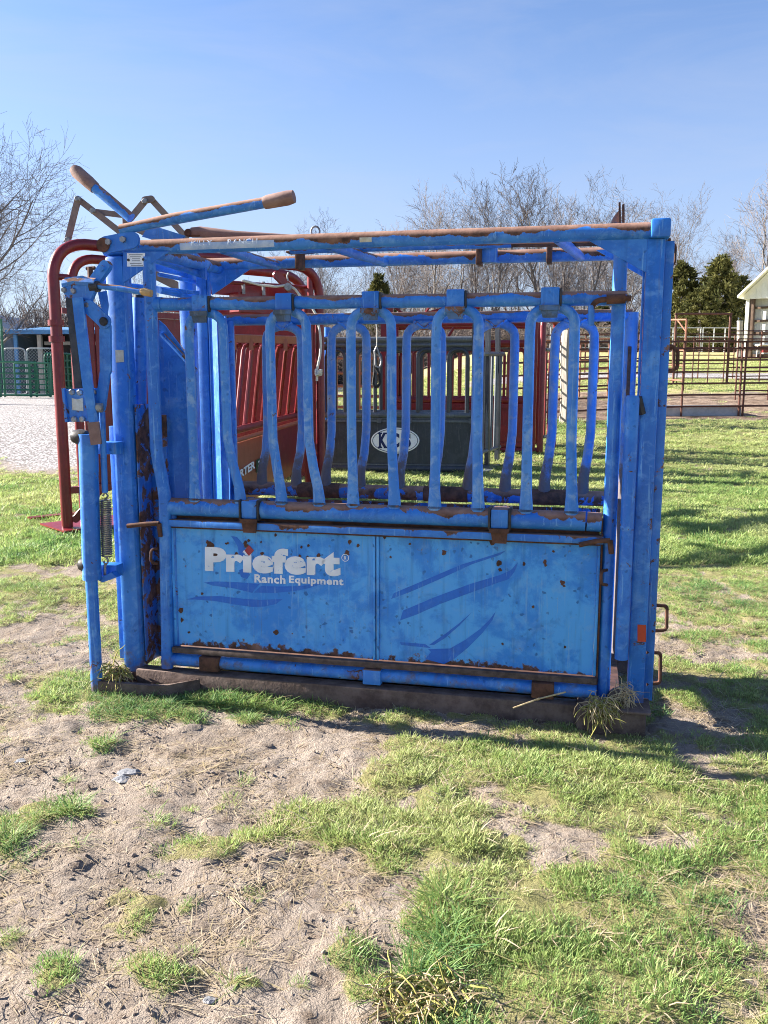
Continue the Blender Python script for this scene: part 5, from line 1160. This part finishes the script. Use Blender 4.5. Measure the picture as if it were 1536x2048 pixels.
# concrete trough
c0, c1 = gp(1318, 833), gp(1484, 832)
CT = thing('concrete_trough', 'long pale concrete feed trough lying behind the paddock fence', 'trough', tuple(c0)); cd = (c1 - c0); cdn = np.array((-cd[1], cd[0], 0)); cdn /= np.linalg.norm(cdn)
def cbox(m, o0, o1, z0_, z1_, e0=0.0, e1=1.0):
    vs_ = [c0 + cd * s + cdn * o + (0, 0, z) for z in (z0_, z1_) for s in (e0, e1) for o in (o0, o1)]
    m.add(vs_, [(0, 1, 3, 2), (4, 6, 7, 5), (0, 4, 5, 1), (2, 3, 7, 6), (0, 2, 6, 4), (1, 5, 7, 3)])
wpart('side_wall', 'concrete', CT, lambda m: cbox(m, 0.06, 0.14, -0.06, 0.22), smooth=False); wpart('side_wall', 'concrete', CT, lambda m: cbox(m, 0.60, 0.68, -0.06, 0.22), smooth=False)
wpart('end_wall', 'concrete', CT, lambda m: (cbox(m, 0.143, 0.597, -0.06, 0.20, 0.0, 0.04), cbox(m, 0.143, 0.597, -0.06, 0.20, 0.96, 1.0)), smooth=False); wpart('trough_floor', 'concrete', CT, lambda m: cbox(m, 0.143, 0.597, -0.06, 0.03, 0.042, 0.958), smooth=False)

# ------------------------------------------------------------------ barn
BD = 52.0
bx0 = wp(1489, 650, BD)[0]; bz0 = float(height(bx0 + 4, BD)); ez = wp(1489, 590, BD)[2]; W_ = 11.0; rz_ = ez + (wp(1536, 543, BD)[2] - ez) * (W_ / 2) / (wp(1536, 650, BD)[0] - bx0)
BN = thing('barn', 'cream metal pole barn with an open front at the frame edge', 'barn', (bx0, BD, bz0))
wpart('corner_post', 'cream', BN, lambda m: m.box(bx0, bx0 + 0.20, BD, BD + 0.2, bz0 - 0.2, ez, 0.01)); wpart('timber_post', 'brown_wood', BN, lambda m: m.box(bx0 + 0.22, bx0 + 0.45, BD + 0.05, BD + 0.3, bz0 - 0.2, ez - 0.02, 0.01))
wpart('gable', 'cream', BN, lambda m: m.plate([(bx0 - 0.1, ez - 0.25), (bx0 + W_ + 0.1, ez - 0.25), (bx0 + W_ + 0.1, ez), (bx0 + W_ / 2, rz_), (bx0 - 0.1, ez)], BD - 0.06, BD), smooth=False)
for k in range(18):
    xk = bx0 + 0.25 + k * 0.3; zt_ = ez + (rz_ - ez) * min(1, (xk - bx0) / (W_ / 2)) - 0.15
    wpart('siding_rib', 'cream', BN, lambda m: m.box(xk - 0.02, xk + 0.02, BD - 0.085, BD - 0.061, ez - 0.2, zt_))
def roofp(m, s):
    e = np.array((bx0 - 0.35 if s < 0 else bx0 + W_ + 0.35, 0, ez - 0.18)); r_ = np.array((bx0 + W_ / 2, 0, rz_ + 0.03)); v_ = []
    for y_ in (BD - 0.5, BD + 14):
        for p in (e, r_):
            for t in (0.0, 0.14): v_.append((p[0], y_, p[2] + t))
    m.add(v_, [(0, 1, 3, 2), (4, 6, 7, 5), (0, 4, 5, 1), (2, 3, 7, 6), (0, 2, 6, 4), (1, 5, 7, 3)])
for s_ in (-1, 1): wpart('roof', 'cream', BN, lambda m: roofp(m, s_), smooth=False)
wpart('side_wall', 'barn_in', BN, lambda m: m.box(bx0, bx0 + 0.05, BD + 0.3, BD + 14, bz0 - 0.2, ez - 0.05)); wpart('side_wall', 'barn_in', BN, lambda m: m.box(bx0 + W_ - 0.05, bx0 + W_, BD, BD + 14, bz0 - 0.2, ez - 0.05))
wpart('back_wall', 'barn_in', BN, lambda m: m.box(bx0 + 0.05, bx0 + W_ - 0.06, BD + 0.62, BD + 0.68, bz0 - 0.2, ez + 0.4))
for k in range(14): wpart('siding_rib', 'barn_in', BN, lambda m: m.box(bx0 + 0.4 + k * 0.3, bx0 + 0.43 + k * 0.3, BD + 0.59, BD + 0.619, bz0 - 0.2, ez + 0.35))
for y_ in (602, 622, 647, 670, 694): wpart('girt', 'brown_wood', BN, lambda m: m.box(bx0 + 0.06, bx0 + W_ - 0.07, BD + 0.50, BD + 0.585, wp(1500, y_ + 2.5, BD + 2.9)[2], wp(1500, y_ - 1.5, BD + 2.9)[2]))
wpart('base_board', 'brown_wood', BN, lambda m: m.box(bx0 + 0.06, bx0 + W_ - 0.07, BD + 0.46, BD + 0.495, bz0 - 0.2, bz0 + 0.15))
BN.rotation_euler = (0, 0, -R(40))
pw = wp(1480, 712, 50); pw[2] = height(pw[0], pw[1]); PO = thing('white_post', 'thick white post standing beside the barn corner', 'post', tuple(pw))
wpart('post_body', 'wood', PO, lambda m: m.tube([(pw[0], pw[1], pw[2] - 0.2), wp(1480, 643, 50)], 0.16, 12)); wpart('post_cap', 'concrete', PO, lambda m: m.disc(wp(1480, 643, 50), 0.17, 0.04, (0, 0, 1)))
tw = wp(1528, 712, 50.5); tw[2] = height(tw[0], tw[1]); TB = thing('white_table', 'white folding table with thin legs in front of the barn', 'table', tuple(tw))
wpart('table_top', 'white', TB, lambda m: m.box(tw[0] - 0.4, tw[0] + 1.2, tw[1] - 0.3, tw[1] + 0.4, tw[2] + 0.70, tw[2] + 0.75, 0.01))
for dx in (-0.3, 1.1):
    for dy in (-0.22, 0.32): wpart('leg', 'white', TB, lambda m: m.tube([(tw[0] + dx, tw[1] + dy, tw[2] - 0.02), (tw[0] + dx * 0.85, tw[1] + dy, tw[2] + 0.70)], 0.025, 6))
wpart('red_crate', 'red', TB, lambda m: m.box(tw[0] - 0.1, tw[0] + 0.4, tw[1] - 0.1, tw[1] + 0.3, tw[2] + 0.30, tw[2] + 0.50, 0.01))

# ------------------------------------------------------------------ left yard: gates, chain link, shed
def green_gate(name, label, p0, p1, h, rnd=0.25, nr=6, group=None):
    t = thing(name, label, 'gate', tuple(p0), group=group); p0 = np.array(p0, float); p1 = np.array(p1, float); dv = (p1 - p0); up = lambda z: np.array((0, 0, z))
    wpart('outer_tube', 'green', t, lambda m: m.tube(fillet([p0 + up(0.10), p0 + up(h), p1 + up(h), p1 + up(0.10), p0 + up(0.10)], rnd, 5), 0.035, 8))
    for k in range(1, nr): wpart('rail', 'green', t, lambda m: m.tube([p0 + up(0.1 + (h - 0.1) * k / nr), p1 + up(0.1 + (h - 0.1) * k / nr)], 0.028, 6))
    for f in (0.42, 0.97): wpart('upright', 'green', t, lambda m: m.bar(p0 + dv * f + up(0.06), p0 + dv * f + up(h), 0.09, 0.03, (dv[1], -dv[0], 0)))
    return t
YD = 33.0
def yp(px, d_=YD): p = wp(px, 700, d_); p[2] = float(height(p[0], p[1])); return p
green_gate('green_gate', 'dark green pipe gate with a rounded top corner at the frame edge', yp(-60), yp(72), 1.32)
green_gate('green_gate', 'dark green square-cornered pipe gate leaning in front of the stacked panels', yp(26, YD - 0.35), yp(98, YD - 0.2), 1.27, 0.06)
for k in range(5):
    a = yp(88 + 6 * k, YD + 0.6); b = a + np.array((0.25, 1.9, 0))
    green_gate('end_on_gate', ('first', 'second', 'third', 'fourth', 'fifth')[k] + ' from the frame edge of the green gates stacked end-on by the shed', a, b, 1.65, 0.2, 6, group='stacked green panels')
def chain_gate(label, a, b, h):
    t = thing('chain_link_gate', label, 'gate', tuple(a)); a = np.array(a, float); b = np.array(b, float); up = lambda z: np.array((0, 0, z))
    wpart('gate_frame', 'galv', t, lambda m: m.tube(fillet([a + up(0.08), a + up(h), b + up(h), b + up(0.08), a + up(0.08)], 0.16, 4), 0.028, 7))
    def wires(m):
        ln = np.linalg.norm(b - a); n_ = int(ln / 0.13)
        for k in range(-int(h / 0.13), n_ + 1):
            for sg in (1, -1):
                s0, s1 = k * 0.13, k * 0.13 + h; z0_, z1_ = (0.08, h) if sg > 0 else (h, 0.08)
                c0_, c1_ = max(0, s0), min(ln, s1)
                if c1_ <= c0_: continue
                zz = lambda s: z0_ + (z1_ - z0_) * (s - s0) / (s1 - s0)
                m.tube([a + (b - a) * c0_ / ln + up(zz(c0_)), a + (b - a) * c1_ / ln + up(zz(c1_))], 0.006, 3, cap=False)
    tag(wpart('wire_mesh', 'galv', t, wires), kind='stuff')
    return t
chain_gate('chain link gate at the frame edge behind the green gate', yp(6, YD + 1.5), yp(50, YD + 1.5), 1.85)
chain_gate('chain link gate in front of the blue shed', yp(53, YD + 1.5), yp(118, YD + 1.5), 1.85)
sa, sb = yp(28, 37.5), yp(260, 37.5); SZ = wp(28, 662, 37.5)[2]
SH = thing('shed', 'open blue-trimmed shed with a dark inside, behind the chain link gates', 'shed', tuple(sa))
wpart('roof', 'blue_shed', SH, lambda m: m.add([(x, y, z) for x, y, z in ((sa[0] - 0.2, 37.2, SZ - 0.14), (sb[0], 37.2, SZ - 0.14), (sb[0], 41.5, SZ + 0.2), (sa[0] - 0.2, 41.5, SZ + 0.2), (sa[0] - 0.2, 37.2, SZ + 0.03), (sb[0], 37.2, SZ + 0.03), (sb[0], 41.5, SZ + 0.37), (sa[0] - 0.2, 41.5, SZ + 0.37))], [(0, 3, 2, 1), (4, 5, 6, 7), (0, 1, 5, 4), (1, 2, 6, 5), (2, 3, 7, 6), (3, 0, 4, 7)]), smooth=False)
wpart('corner_post', 'blue_shed', SH, lambda m: m.box(sa[0], sa[0] + 0.14, 37.5, 37.64, sa[2] - 0.1, SZ - 0.15))
wpart('back_wall', 'black_in', SH, lambda m: m.box(sa[0] + 0.01, sb[0], 40.5, 40.6, sa[2] - 0.1, SZ)); wpart('side_wall', 'steel_wall', SH, lambda m: m.box(sa[0] - 0.06, sa[0] - 0.005, 37.7, 40.6, sa[2] - 0.1, SZ - 0.02))
xm = yp(75, 37.6)[0]; wpart('post', 'wood', SH, lambda m: m.box(xm, xm + 0.17, 37.6, 37.78, sa[2] - 0.1, SZ - 0.16)); wpart('door_frame', 'wood', SH, lambda m: m.box(xm, sb[0], 38.4, 38.5, SZ - 0.55, SZ - 0.40)); wpart('inner_wall', 'black_in', SH, lambda m: m.box(xm + 0.2, sb[0], 38.9, 39.0, sa[2] - 0.1, SZ - 0.05))
wa, wb = yp(-160, 41), yp(27, 41); WZ = wp(0, 664, 41)[2]
MWL = thing('metal_building', 'blue-grey corrugated metal building at the frame edge beside the shed', 'building', tuple(wb))
wpart('wall', 'steel_wall', MWL, lambda m: m.box(wa[0], wb[0], 41, 46, wb[2] - 0.1, WZ))
for k in range(14): wpart('wall_rib', 'steel_wall', MWL, lambda m: m.box(wb[0] - 0.1 - k * 0.28, wb[0] - 0.05 - k * 0.28, 40.96, 40.999, wb[2] - 0.1, WZ - 0.03))
wpart('roof', 'galv', MWL, lambda m: m.plate([(wa[0] - 0.2, WZ + 0.002), (wb[0] + 0.1, WZ + 0.002), (wb[0] - 1.5, WZ + 0.9), (wa[0] - 0.2, WZ + 0.9)], 40.8, 46.2), smooth=False)
gpst = yp(4, 34.0); GP_ = thing('green_post', 'thin green post at the frame edge by the chain link', 'post', tuple(gpst))
wpart('post_body', 'green', GP_, lambda m: m.tube([(gpst[0], 34, gpst[2] - 0.1), wp(2, 640, 34)], 0.045, 7)); wpart('post_cap', 'green', GP_, lambda m: m.disc(wp(2, 640, 34), 0.055, 0.03, (0, 0, 1)))

# ------------------------------------------------------------------ trees
def grow_tree(seed, h, levels=4, spread=0.75, twig=0.011, kids=(8, 6, 6, 5), trunk_r=None, lean=(0, 0), fork=0.3, up=0.10):
    r = np.random.default_rng(seed); T = MB(); Cn = MB(); tr_ = trunk_r or h * 0.016
    def branch(p, d_, ln, rad, lev):
        n_ = max(2, 7 - lev); pts = [p]; q = d_ / np.linalg.norm(d_); pos = p.copy()
        for k in range(n_):
            q = q + r.normal(0, 0.10 + 0.035 * lev, 3) + np.array((0, 0, up if lev > 0 else 0.04)); q /= np.linalg.norm(q)
            pos = pos + q * ln / n_; pts.append(pos)
        end = max(twig * 0.7, rad * (0.22 if lev else 0.16)); rr = [rad + (end - rad) * (k / n_) ** 0.8 for k in range(n_ + 1)]
        sides = 8 if lev == 0 else 5 if lev == 1 else 4 if lev == 2 else 3
        (T if lev <= 1 else Cn).tube(pts, rr, sides, cap=False)
        if lev >= levels: return
        nk = kids[lev]
        for k in range(nk):
            f = (fork if lev == 0 else 0.18) + (0.98 - (fork if lev == 0 else 0.18)) * (k + r.random()) / nk
            i = min(n_ - 1, int(f * n_)); b = pts[i] + (pts[i + 1] - pts[i]) * (f * n_ - i)
            ax = (pts[i + 1] - pts[i]); ax = ax / np.linalg.norm(ax)
            az = r.random() * 6.283 if lev else k * 2.4 + r.random(); e1 = np.cross(ax, (0.3, 0.5, 0.81)); e1 /= np.linalg.norm(e1); e2 = np.cross(ax, e1)
            an = spread * (0.65 + 0.6 * r.random()); nd = ax * math.cos(an) + (e1 * math.cos(az) + e2 * math.sin(az)) * math.sin(an)
            rb = max(twig, (rad + (end - rad) * f) * (0.62 if lev == 0 else 0.55))
            l2 = ln * ((0.62 - 0.26 * f) if lev == 0 else (0.60 - 0.18 * f)) * (0.75 + 0.5 * r.random())
            branch(b, nd, l2, rb, lev + 1)
    branch(np.array((0.0, 0, -0.15)), np.array((lean[0], lean[1], 1.0)), h, tr_, 0)
    return T.mesh('trunk', True, 80), Cn.mesh('branches', True, 80)
M['bark'] = simple('grey_brown_bark', (0.12, 0.105, 0.095), (0.22, 0.195, 0.175), 6, 0.95, stretch=(3, 3, 0.6), bump=0.01)
M['twig'] = simple('brown_twigs', (0.13, 0.108, 0.098), (0.215, 0.185, 0.168), 3, 0.95, bump=0.001)
VAR = [grow_tree(21, 10, 4, 0.62, 0.008, (9, 6, 5, 4), fork=0.22), grow_tree(22, 10, 4, 0.80, 0.008, (10, 6, 5, 4), fork=0.26), grow_tree(23, 10, 4, 0.52, 0.008, (8, 6, 5, 4), fork=0.30), grow_tree(25, 10, 4, 0.9, 0.008, (10, 6, 5, 4), fork=0.2, up=0.05)]
def tree(label, px, top, d_, var, rz=0.0, wide=1.0, group='bare trees along the skyline'):
    p = wp(px, 700, d_); p[2] = float(height(p[0], p[1])); hh = wp(px, top, d_)[2] - p[2]
    mh = max(v.co.z for v in VAR[var][1].vertices)
    t = thing('bare_tree', label, 'tree', tuple(p), rz, group); k = 1.07 * hh / mh; wide *= 1.12; t.scale = (k * wide, k * wide, k)
    link('trunk', VAR[var][0], M['bark'], t); link('crown', VAR[var][1], M['twig'], t); return t
tree('tall bare tree whose bushy top is widest over the blue chute\'s middle', 985, 338, 84, 0, 0.4)
tree('bare tree with many upright limbs over the blue chute\'s fourth window', 1075, 345, 86, 2, 1.9, 1.15)
tree('bare tree arching over the blue chute\'s rear top corner', 1165, 352, 82, 1, 4.0)
tree('slim bare tree with a pointed top over the blue chute\'s third window', 858, 388, 88, 2, 3.0, 0.9)
tree('bare tree just behind the rear post of the blue chute', 1235, 378, 90, 3, 0.9)
tree('bare round-topped tree between the rear post and the barn', 1378, 384, 72, 0, 2.5, 0.85)
tree('tall bare tree at the frame edge behind the barn roof', 1520, 325, 78, 2, 5.1, 1.2)
tree('low bare tree over the ring on the blue chute\'s top rail', 645, 440, 100, 1, 2.2)
tree('bare tree with thin crown between the ring and the third window', 770, 432, 96, 0, 5.5)
tree('faint bare tree behind the middle of the blue chute', 915, 398, 98, 3, 1.2)
tree('small bare tree beside the cedars', 1445, 470, 76, 1, 0.2)
LT = grow_tree(31, 9.4, 4, 0.74, 0.0055, (15, 10, 7, 6), trunk_r=0.20, lean=(0.12, 0.0), fork=0.2, up=0.06)
lp_ = yp(-100, 27); ltr = thing('bare_tree', 'large bare tree reaching into the frame above the green gates', 'tree', tuple(lp_), 0.7); ltr.scale = (0.86, 0.86, 0.84)
link('trunk', LT[0], M['bark'], ltr); link('crown', LT[1], M['twig'], ltr)
lp2 = yp(-30, 38); lt2 = thing('bare_tree', 'smaller bare tree behind the metal building at the frame edge', 'tree', tuple(lp2), 2.9); lt2.scale = (0.78, 0.78, 0.70)
link('trunk', LT[0], M['bark'], lt2); link('crown', LT[1], M['twig'], lt2)
# cedars
def cedar_mesh(seed, h, rad, n=5200):
    r = np.random.default_rng(seed); vs_ = []; fs = []
    tips = []
    for k in range(170):
        z = 0.04 + 0.93 * r.random() ** 1.15; a = r.random() * 6.283; q = rad * (1 - z ** 1.6) ** 0.85 * (0.55 + 0.55 * r.random()); tips.append((a, z * h, q))
    for k in range(n):
        a, z, q = tips[r.integers(len(tips))]; t = 0.30 + 0.7 * math.sqrt(r.random()); w_ = 0.30 * (0.5 + 0.6 * q / rad)
        c_ = np.array((math.cos(a) * q * t, math.sin(a) * q * t, z + 0.32 * t * q * 0.55)) + r.normal(0, w_ * 0.42, 3) * np.array((1, 1, 0.8))
        s = 0.055 + 0.075 * r.random(); e1 = r.normal(0, 1, 3) + np.array((math.cos(a), math.sin(a), 0.9)); e1 /= np.linalg.norm(e1); e2 = np.cross(e1, r.normal(0, 1, 3)); e2 /= np.linalg.norm(e2)
        o = len(vs_); vs_ += [c_ - e2 * s * 0.4, c_ + e2 * s * 0.4, c_ + e1 * s * 2.0 + e2 * s * 0.25, c_ + e1 * s * 2.2 - e2 * s * 0.2]; fs.append((o, o + 1, o + 2, o + 3))
    me = bpy.data.meshes.new('crown'); me.from_pydata([tuple(map(float, p)) for p in vs_], [], fs)
    T = MB(); T.tube([(0, 0, -0.2), (0.02, 0, h * 0.4), (0, 0.02, h * 0.93)], [rad * 0.07, rad * 0.045, 0.01], 7)
    for k in range(40):
        a, z, q = tips[k]; T.tube([(0, 0, z - 0.1 * q), (math.cos(a) * q * 0.5, math.sin(a) * q * 0.5, z), (math.cos(a) * q * 0.85, math.sin(a) * q * 0.85, z + 0.12 * q)], [0.03, 0.02, 0.008], 4, cap=False)
    return me, T.mesh('trunk')
g = NG('cedar_foliage'); ri = g.n('NewGeometry').outputs['Random Per Island']
cc = g.mix(g.ramp(g.noise(g.co(), 1.3, 4), 0.35, 0.65), (0.035, 0.048, 0.016), (0.105, 0.105, 0.030)); cc = g.mix(g.math('MULTIPLY', ri, 0.5), cc, (0.15, 0.135, 0.045))
pr = g.n('BsdfPrincipled', {'Base Color': cc, 'Roughness': 0.8, 'Specular IOR Level': 0.2}); tl = g.n('BsdfTranslucent', {'Color': cc}); mx = g.n('MixShader', {0: 0.25, 1: pr.outputs[0], 2: tl.outputs[0]}); g.t.links.new(mx.outputs[0], g.out.inputs['Surface']); M['cedar'] = g.m
CV = [cedar_mesh(3, 5.0, 1.9, 9000), cedar_mesh(9, 5.0, 2.4, 9000)]
def cedar(label, px, top, d_, var, rz, wide=1.0):
    p = wp(px, 700, d_); p[2] = float(height(p[0], p[1])); k = (wp(px, top, d_)[2] - p[2]) / 5.0
    t = thing('cedar_tree', label, 'tree', tuple(p), rz, 'cedars behind the paddock'); t.scale = (k * wide, k * wide, k); link('trunk', CV[var][1], M['bark'], t); link('crown', CV[var][0], M['cedar'], t)
cedar('tallest olive green cedar beside the barn', 1432, 512, 66, 0, 0.0, 1.05); cedar('dark cedar half hidden by the rear post of the blue chute', 1358, 524, 68, 0, 2.1, 1.0)
cedar('low wide cedar in front of the tallest one', 1396, 575, 64, 1, 1.0, 1.3); cedar('small cedar against the barn\'s corner', 1478, 552, 70, 1, 3.3, 0.95)
cedar('lone olive cedar seen between the top rails of the blue chute', 758, 548, 74, 1, 4.4, 0.6); cedar('low cedar seen between the blue chute\'s rear window and post', 1200, 612, 74, 1, 5.0, 1.3)
# far wood and brush
def bush_mesh(seed, n=130, h=2.6, rad=1.3):
    r = np.random.default_rng(seed); m = MB()
    for k in range(n):
        a = r.random() * 6.283; q = rad * 0.35 * r.random(); p = np.array((math.cos(a) * q, math.sin(a) * q, -0.1)); d_ = np.array((math.cos(a) * r.random() * 0.8, math.sin(a) * r.random() * 0.8, 1.0)); pts = [p]; l_ = h * (0.4 + 0.7 * r.random())
        for j in range(4): d_ = d_ + r.normal(0, 0.28, 3); d_ /= np.linalg.norm(d_); pts.append(pts[-1] + d_ * l_ / 4)
        m.tube(pts, [0.016, 0.014, 0.011, 0.009, 0.005], 3, cap=False)
        for j in range(5):
            b = pts[1 + r.integers(3)]; e = b + (r.normal(0, 0.5, 3) + np.array((0, 0, 0.25))) * 0.6; m.tube([b, (b + e) / 2 + r.normal(0, 0.05, 3), e], [0.009, 0.007, 0.004], 3, cap=False)
    me = bpy.data.meshes.new('bush'); me.from_pydata(m.v, [], m.f); return me
BM = [bush_mesh(k) for k in range(3)]; M['brush'] = simple('brown_brush', (0.13, 0.10, 0.086), (0.235, 0.19, 0.165), 0.8, 0.95, bump=0.001); M['brush_red'] = simple('russet_dead_leaves', (0.17, 0.085, 0.05), (0.27, 0.15, 0.10), 2, 0.95, bump=0.001)
protos = [(b, M['brush']) for b in BM]
bp_, bk, bs = [], [], []
for k in range(260):
    x_ = rg.uniform(-8, 62); y_ = rg.uniform(70, 108); bp_.append((x_, y_, float(height(x_, y_)) - 0.1)); bk.append(rg.integers(3)); bs.append(rg.uniform(1.0, 2.1) * (1.15 if y_ > 85 else 0.75))
for k in range(150):
    x_ = rg.uniform(-36, -6); y_ = rg.uniform(43, 62); bp_.append((x_, y_, float(height(x_, y_)) - 0.1)); bk.append(rg.integers(3)); bs.append(rg.uniform(1.2, 2.3))
for k in range(170):
    x_ = rg.uniform(-34, 2); y_ = rg.uniform(62, 100); bp_.append((x_, y_, float(height(x_, y_)) - 0.1)); bk.append(rg.integers(3)); bs.append(rg.uniform(1.2, 2.2))
n = len(bp_)
scatter('brush', protos, bp_, bk, np.stack([np.zeros(n), np.zeros(n), rg.random(n) * 6.28], -1), np.stack([bs, bs, bs], -1), rg.random(n), 'brown leafless brush below the bare trees', 'brush')
wpz, wk_, ws = [], [], []
for k in range(70):
    x_ = rg.uniform(-10, 70); y_ = rg.uniform(92, 135); wpz.append((x_, y_, float(height(x_, y_)) - 0.2)); wk_.append(rg.integers(4)); ws.append(rg.uniform(0.75, 1.35))
for k in range(26):
    x_ = rg.uniform(-45, -8); y_ = rg.uniform(52, 95); wpz.append((x_, y_, float(height(x_, y_)) - 0.2)); wk_.append(rg.integers(4)); ws.append(rg.uniform(0.35, 0.62))
n = len(wpz)
whole = []
for T, Cc in VAR:
    bm = bmesh.new(); bm.from_mesh(T); bm.from_mesh(Cc); me = bpy.data.meshes.new('wood_tree'); bm.to_mesh(me); bm.free(); whole.append((me, M['twig']))
scatter('far_woods', whole, wpz, wk_, np.stack([np.zeros(n), np.zeros(n), rg.random(n) * 6.28], -1), np.stack([ws, ws, ws], -1), rg.random(n), 'far leafless wood on the skyline', 'woods')

# ------------------------------------------------------------------ small things on the ground: clumps at the chute's feet, stones
def clump(name, label, cat, px, py, mats, n_, rad, h, seed, up=1.0, v_=None):
    if v_ is None: p = flat(px, py); p = np.array((p[0], p[1], float(gz(p[0], p[1]))))
    else: q = L(px, py, v_); p = np.array(CO) + UX * q[0] + VX * q[1]; p[2] = q[2]
    r = np.random.default_rng(seed); t = thing(name, label, cat, tuple(p))
    mm = {k: MB() for k in mats}
    for k in range(n_):
        key = mats[k % len(mats)]; a = r.random() * 6.283; q = rad * math.sqrt(r.random()); b = p + np.array((math.cos(a) * q, math.sin(a) * q * 0.6, h * 0.75 * r.random() ** 1.2)); d_ = r.normal(0, 1, 3) * np.array((1, 0.55, 0.45)) + np.array((0, -0.35, 0.05)); d_ /= np.linalg.norm(d_); l_ = (0.04 + 0.09 * r.random() ** 1.5); w_ = 0.0015 if key == 'straw' else 0.0026
        cv = [b]
        for j in range(5): d_ = d_ + r.normal(0, 0.28, 3) + np.array((0, -0.03, -0.26)); d_ /= np.linalg.norm(d_); cv.append(np.maximum(cv[-1] + d_ * l_ / 5, (-99, -99, 0.012)))
        mm[key].tube(cv, [w_, w_ * 1.1, w_, w_ * 0.9, w_ * 0.7, w_ * 0.4], 4, cap=False)
    for k, m_ in mm.items(): wpart({'straw': 'dry_stems', 'weed': 'green_stems'}[k], k, t, lambda m: m.add(m_.v, m_.f))
    def heap(m):
        for k in range(16):
            a = r.random() * 6.283; q = rad * 0.8 * r.random(); c_ = p + np.array((math.cos(a) * q, math.sin(a) * q * 0.6 + 0.05, h * 0.35 * r.random())); s = 0.014 + 0.02 * r.random(); me = clod_mesh(seed * 50 + k, 2)
            m.add([np.array(v.co) * s + c_ for v in me.vertices], [tuple(f.vertices) for f in me.polygons])
    if v_ is not None: wpart('mud_heap', 'mudm', t, heap)
    return t
clump('grass_clump', 'clump of yellow weeds, straw and mud caught on the rear foot of the blue chute', 'grass clump', 1200, 1425, ['weed', 'straw', 'straw'], 200, 0.050, 0.085, 3, v_=-0.112)
clump('grass_clump', 'straw and dried mud caught behind the blue chute\'s rear post', 'grass clump', 1246, 1412, ['straw'], 80, 0.035, 0.13, 8, v_=-0.05)
clump('grass_clump', 'withered weed and mud hanging on the blue chute\'s head-end foot', 'grass clump', 228, 1362, ['straw', 'weed'], 120, 0.06, 0.11, 5, v_=-0.14)
clump('grass_clump', 'tuft of long withered straw-coloured grass at the bottom of the frame', 'grass clump', 845, 2012, ['straw', 'weed', 'straw'], 260, 0.115, 0.05, 6, 0.7)
stk = thing('straw_stalk', 'single pale straw stalk leaning against the blue chute\'s skid', 'stalk', tuple(flat(1028, 1418)))
wpart('stem', 'straw', stk, lambda m: m.tube([wp(1026, 1416, 3.36), wp(1076, 1398, 3.36), wp(1132, 1384, 3.36)], 0.0032, 6)); wpart('stem_node', 'straw', stk, lambda m: m.tube([wp(1074, 1399, 3.36), wp(1079, 1397, 3.36)], 0.0048, 6))
for k, (px, py, r_, lab) in enumerate(((258, 1545, 0.026, 'darkest blue-grey stone lying on the bare soil'), (243, 1557, 0.024, 'flat pale stone touching the dark stone on the bare soil'), (42, 1524, 0.016, 'small pale stone on the bare soil near the frame edge'), (418, 1997, 0.012, 'white pebble on the soil near the bottom of the frame'))):
    p = flat(px, py); z = float(gz(p[0], p[1])); me = clod_mesh(70 + k, 2)
    for v in me.vertices: v.co = (v.co.x * r_ * 1.5, v.co.y * r_, v.co.z * r_ * 0.8)
    o = link('stone', me, M['stone']); o.location = (p[0], p[1], z + r_ * 0.15); tag(o, lab, 'stone')
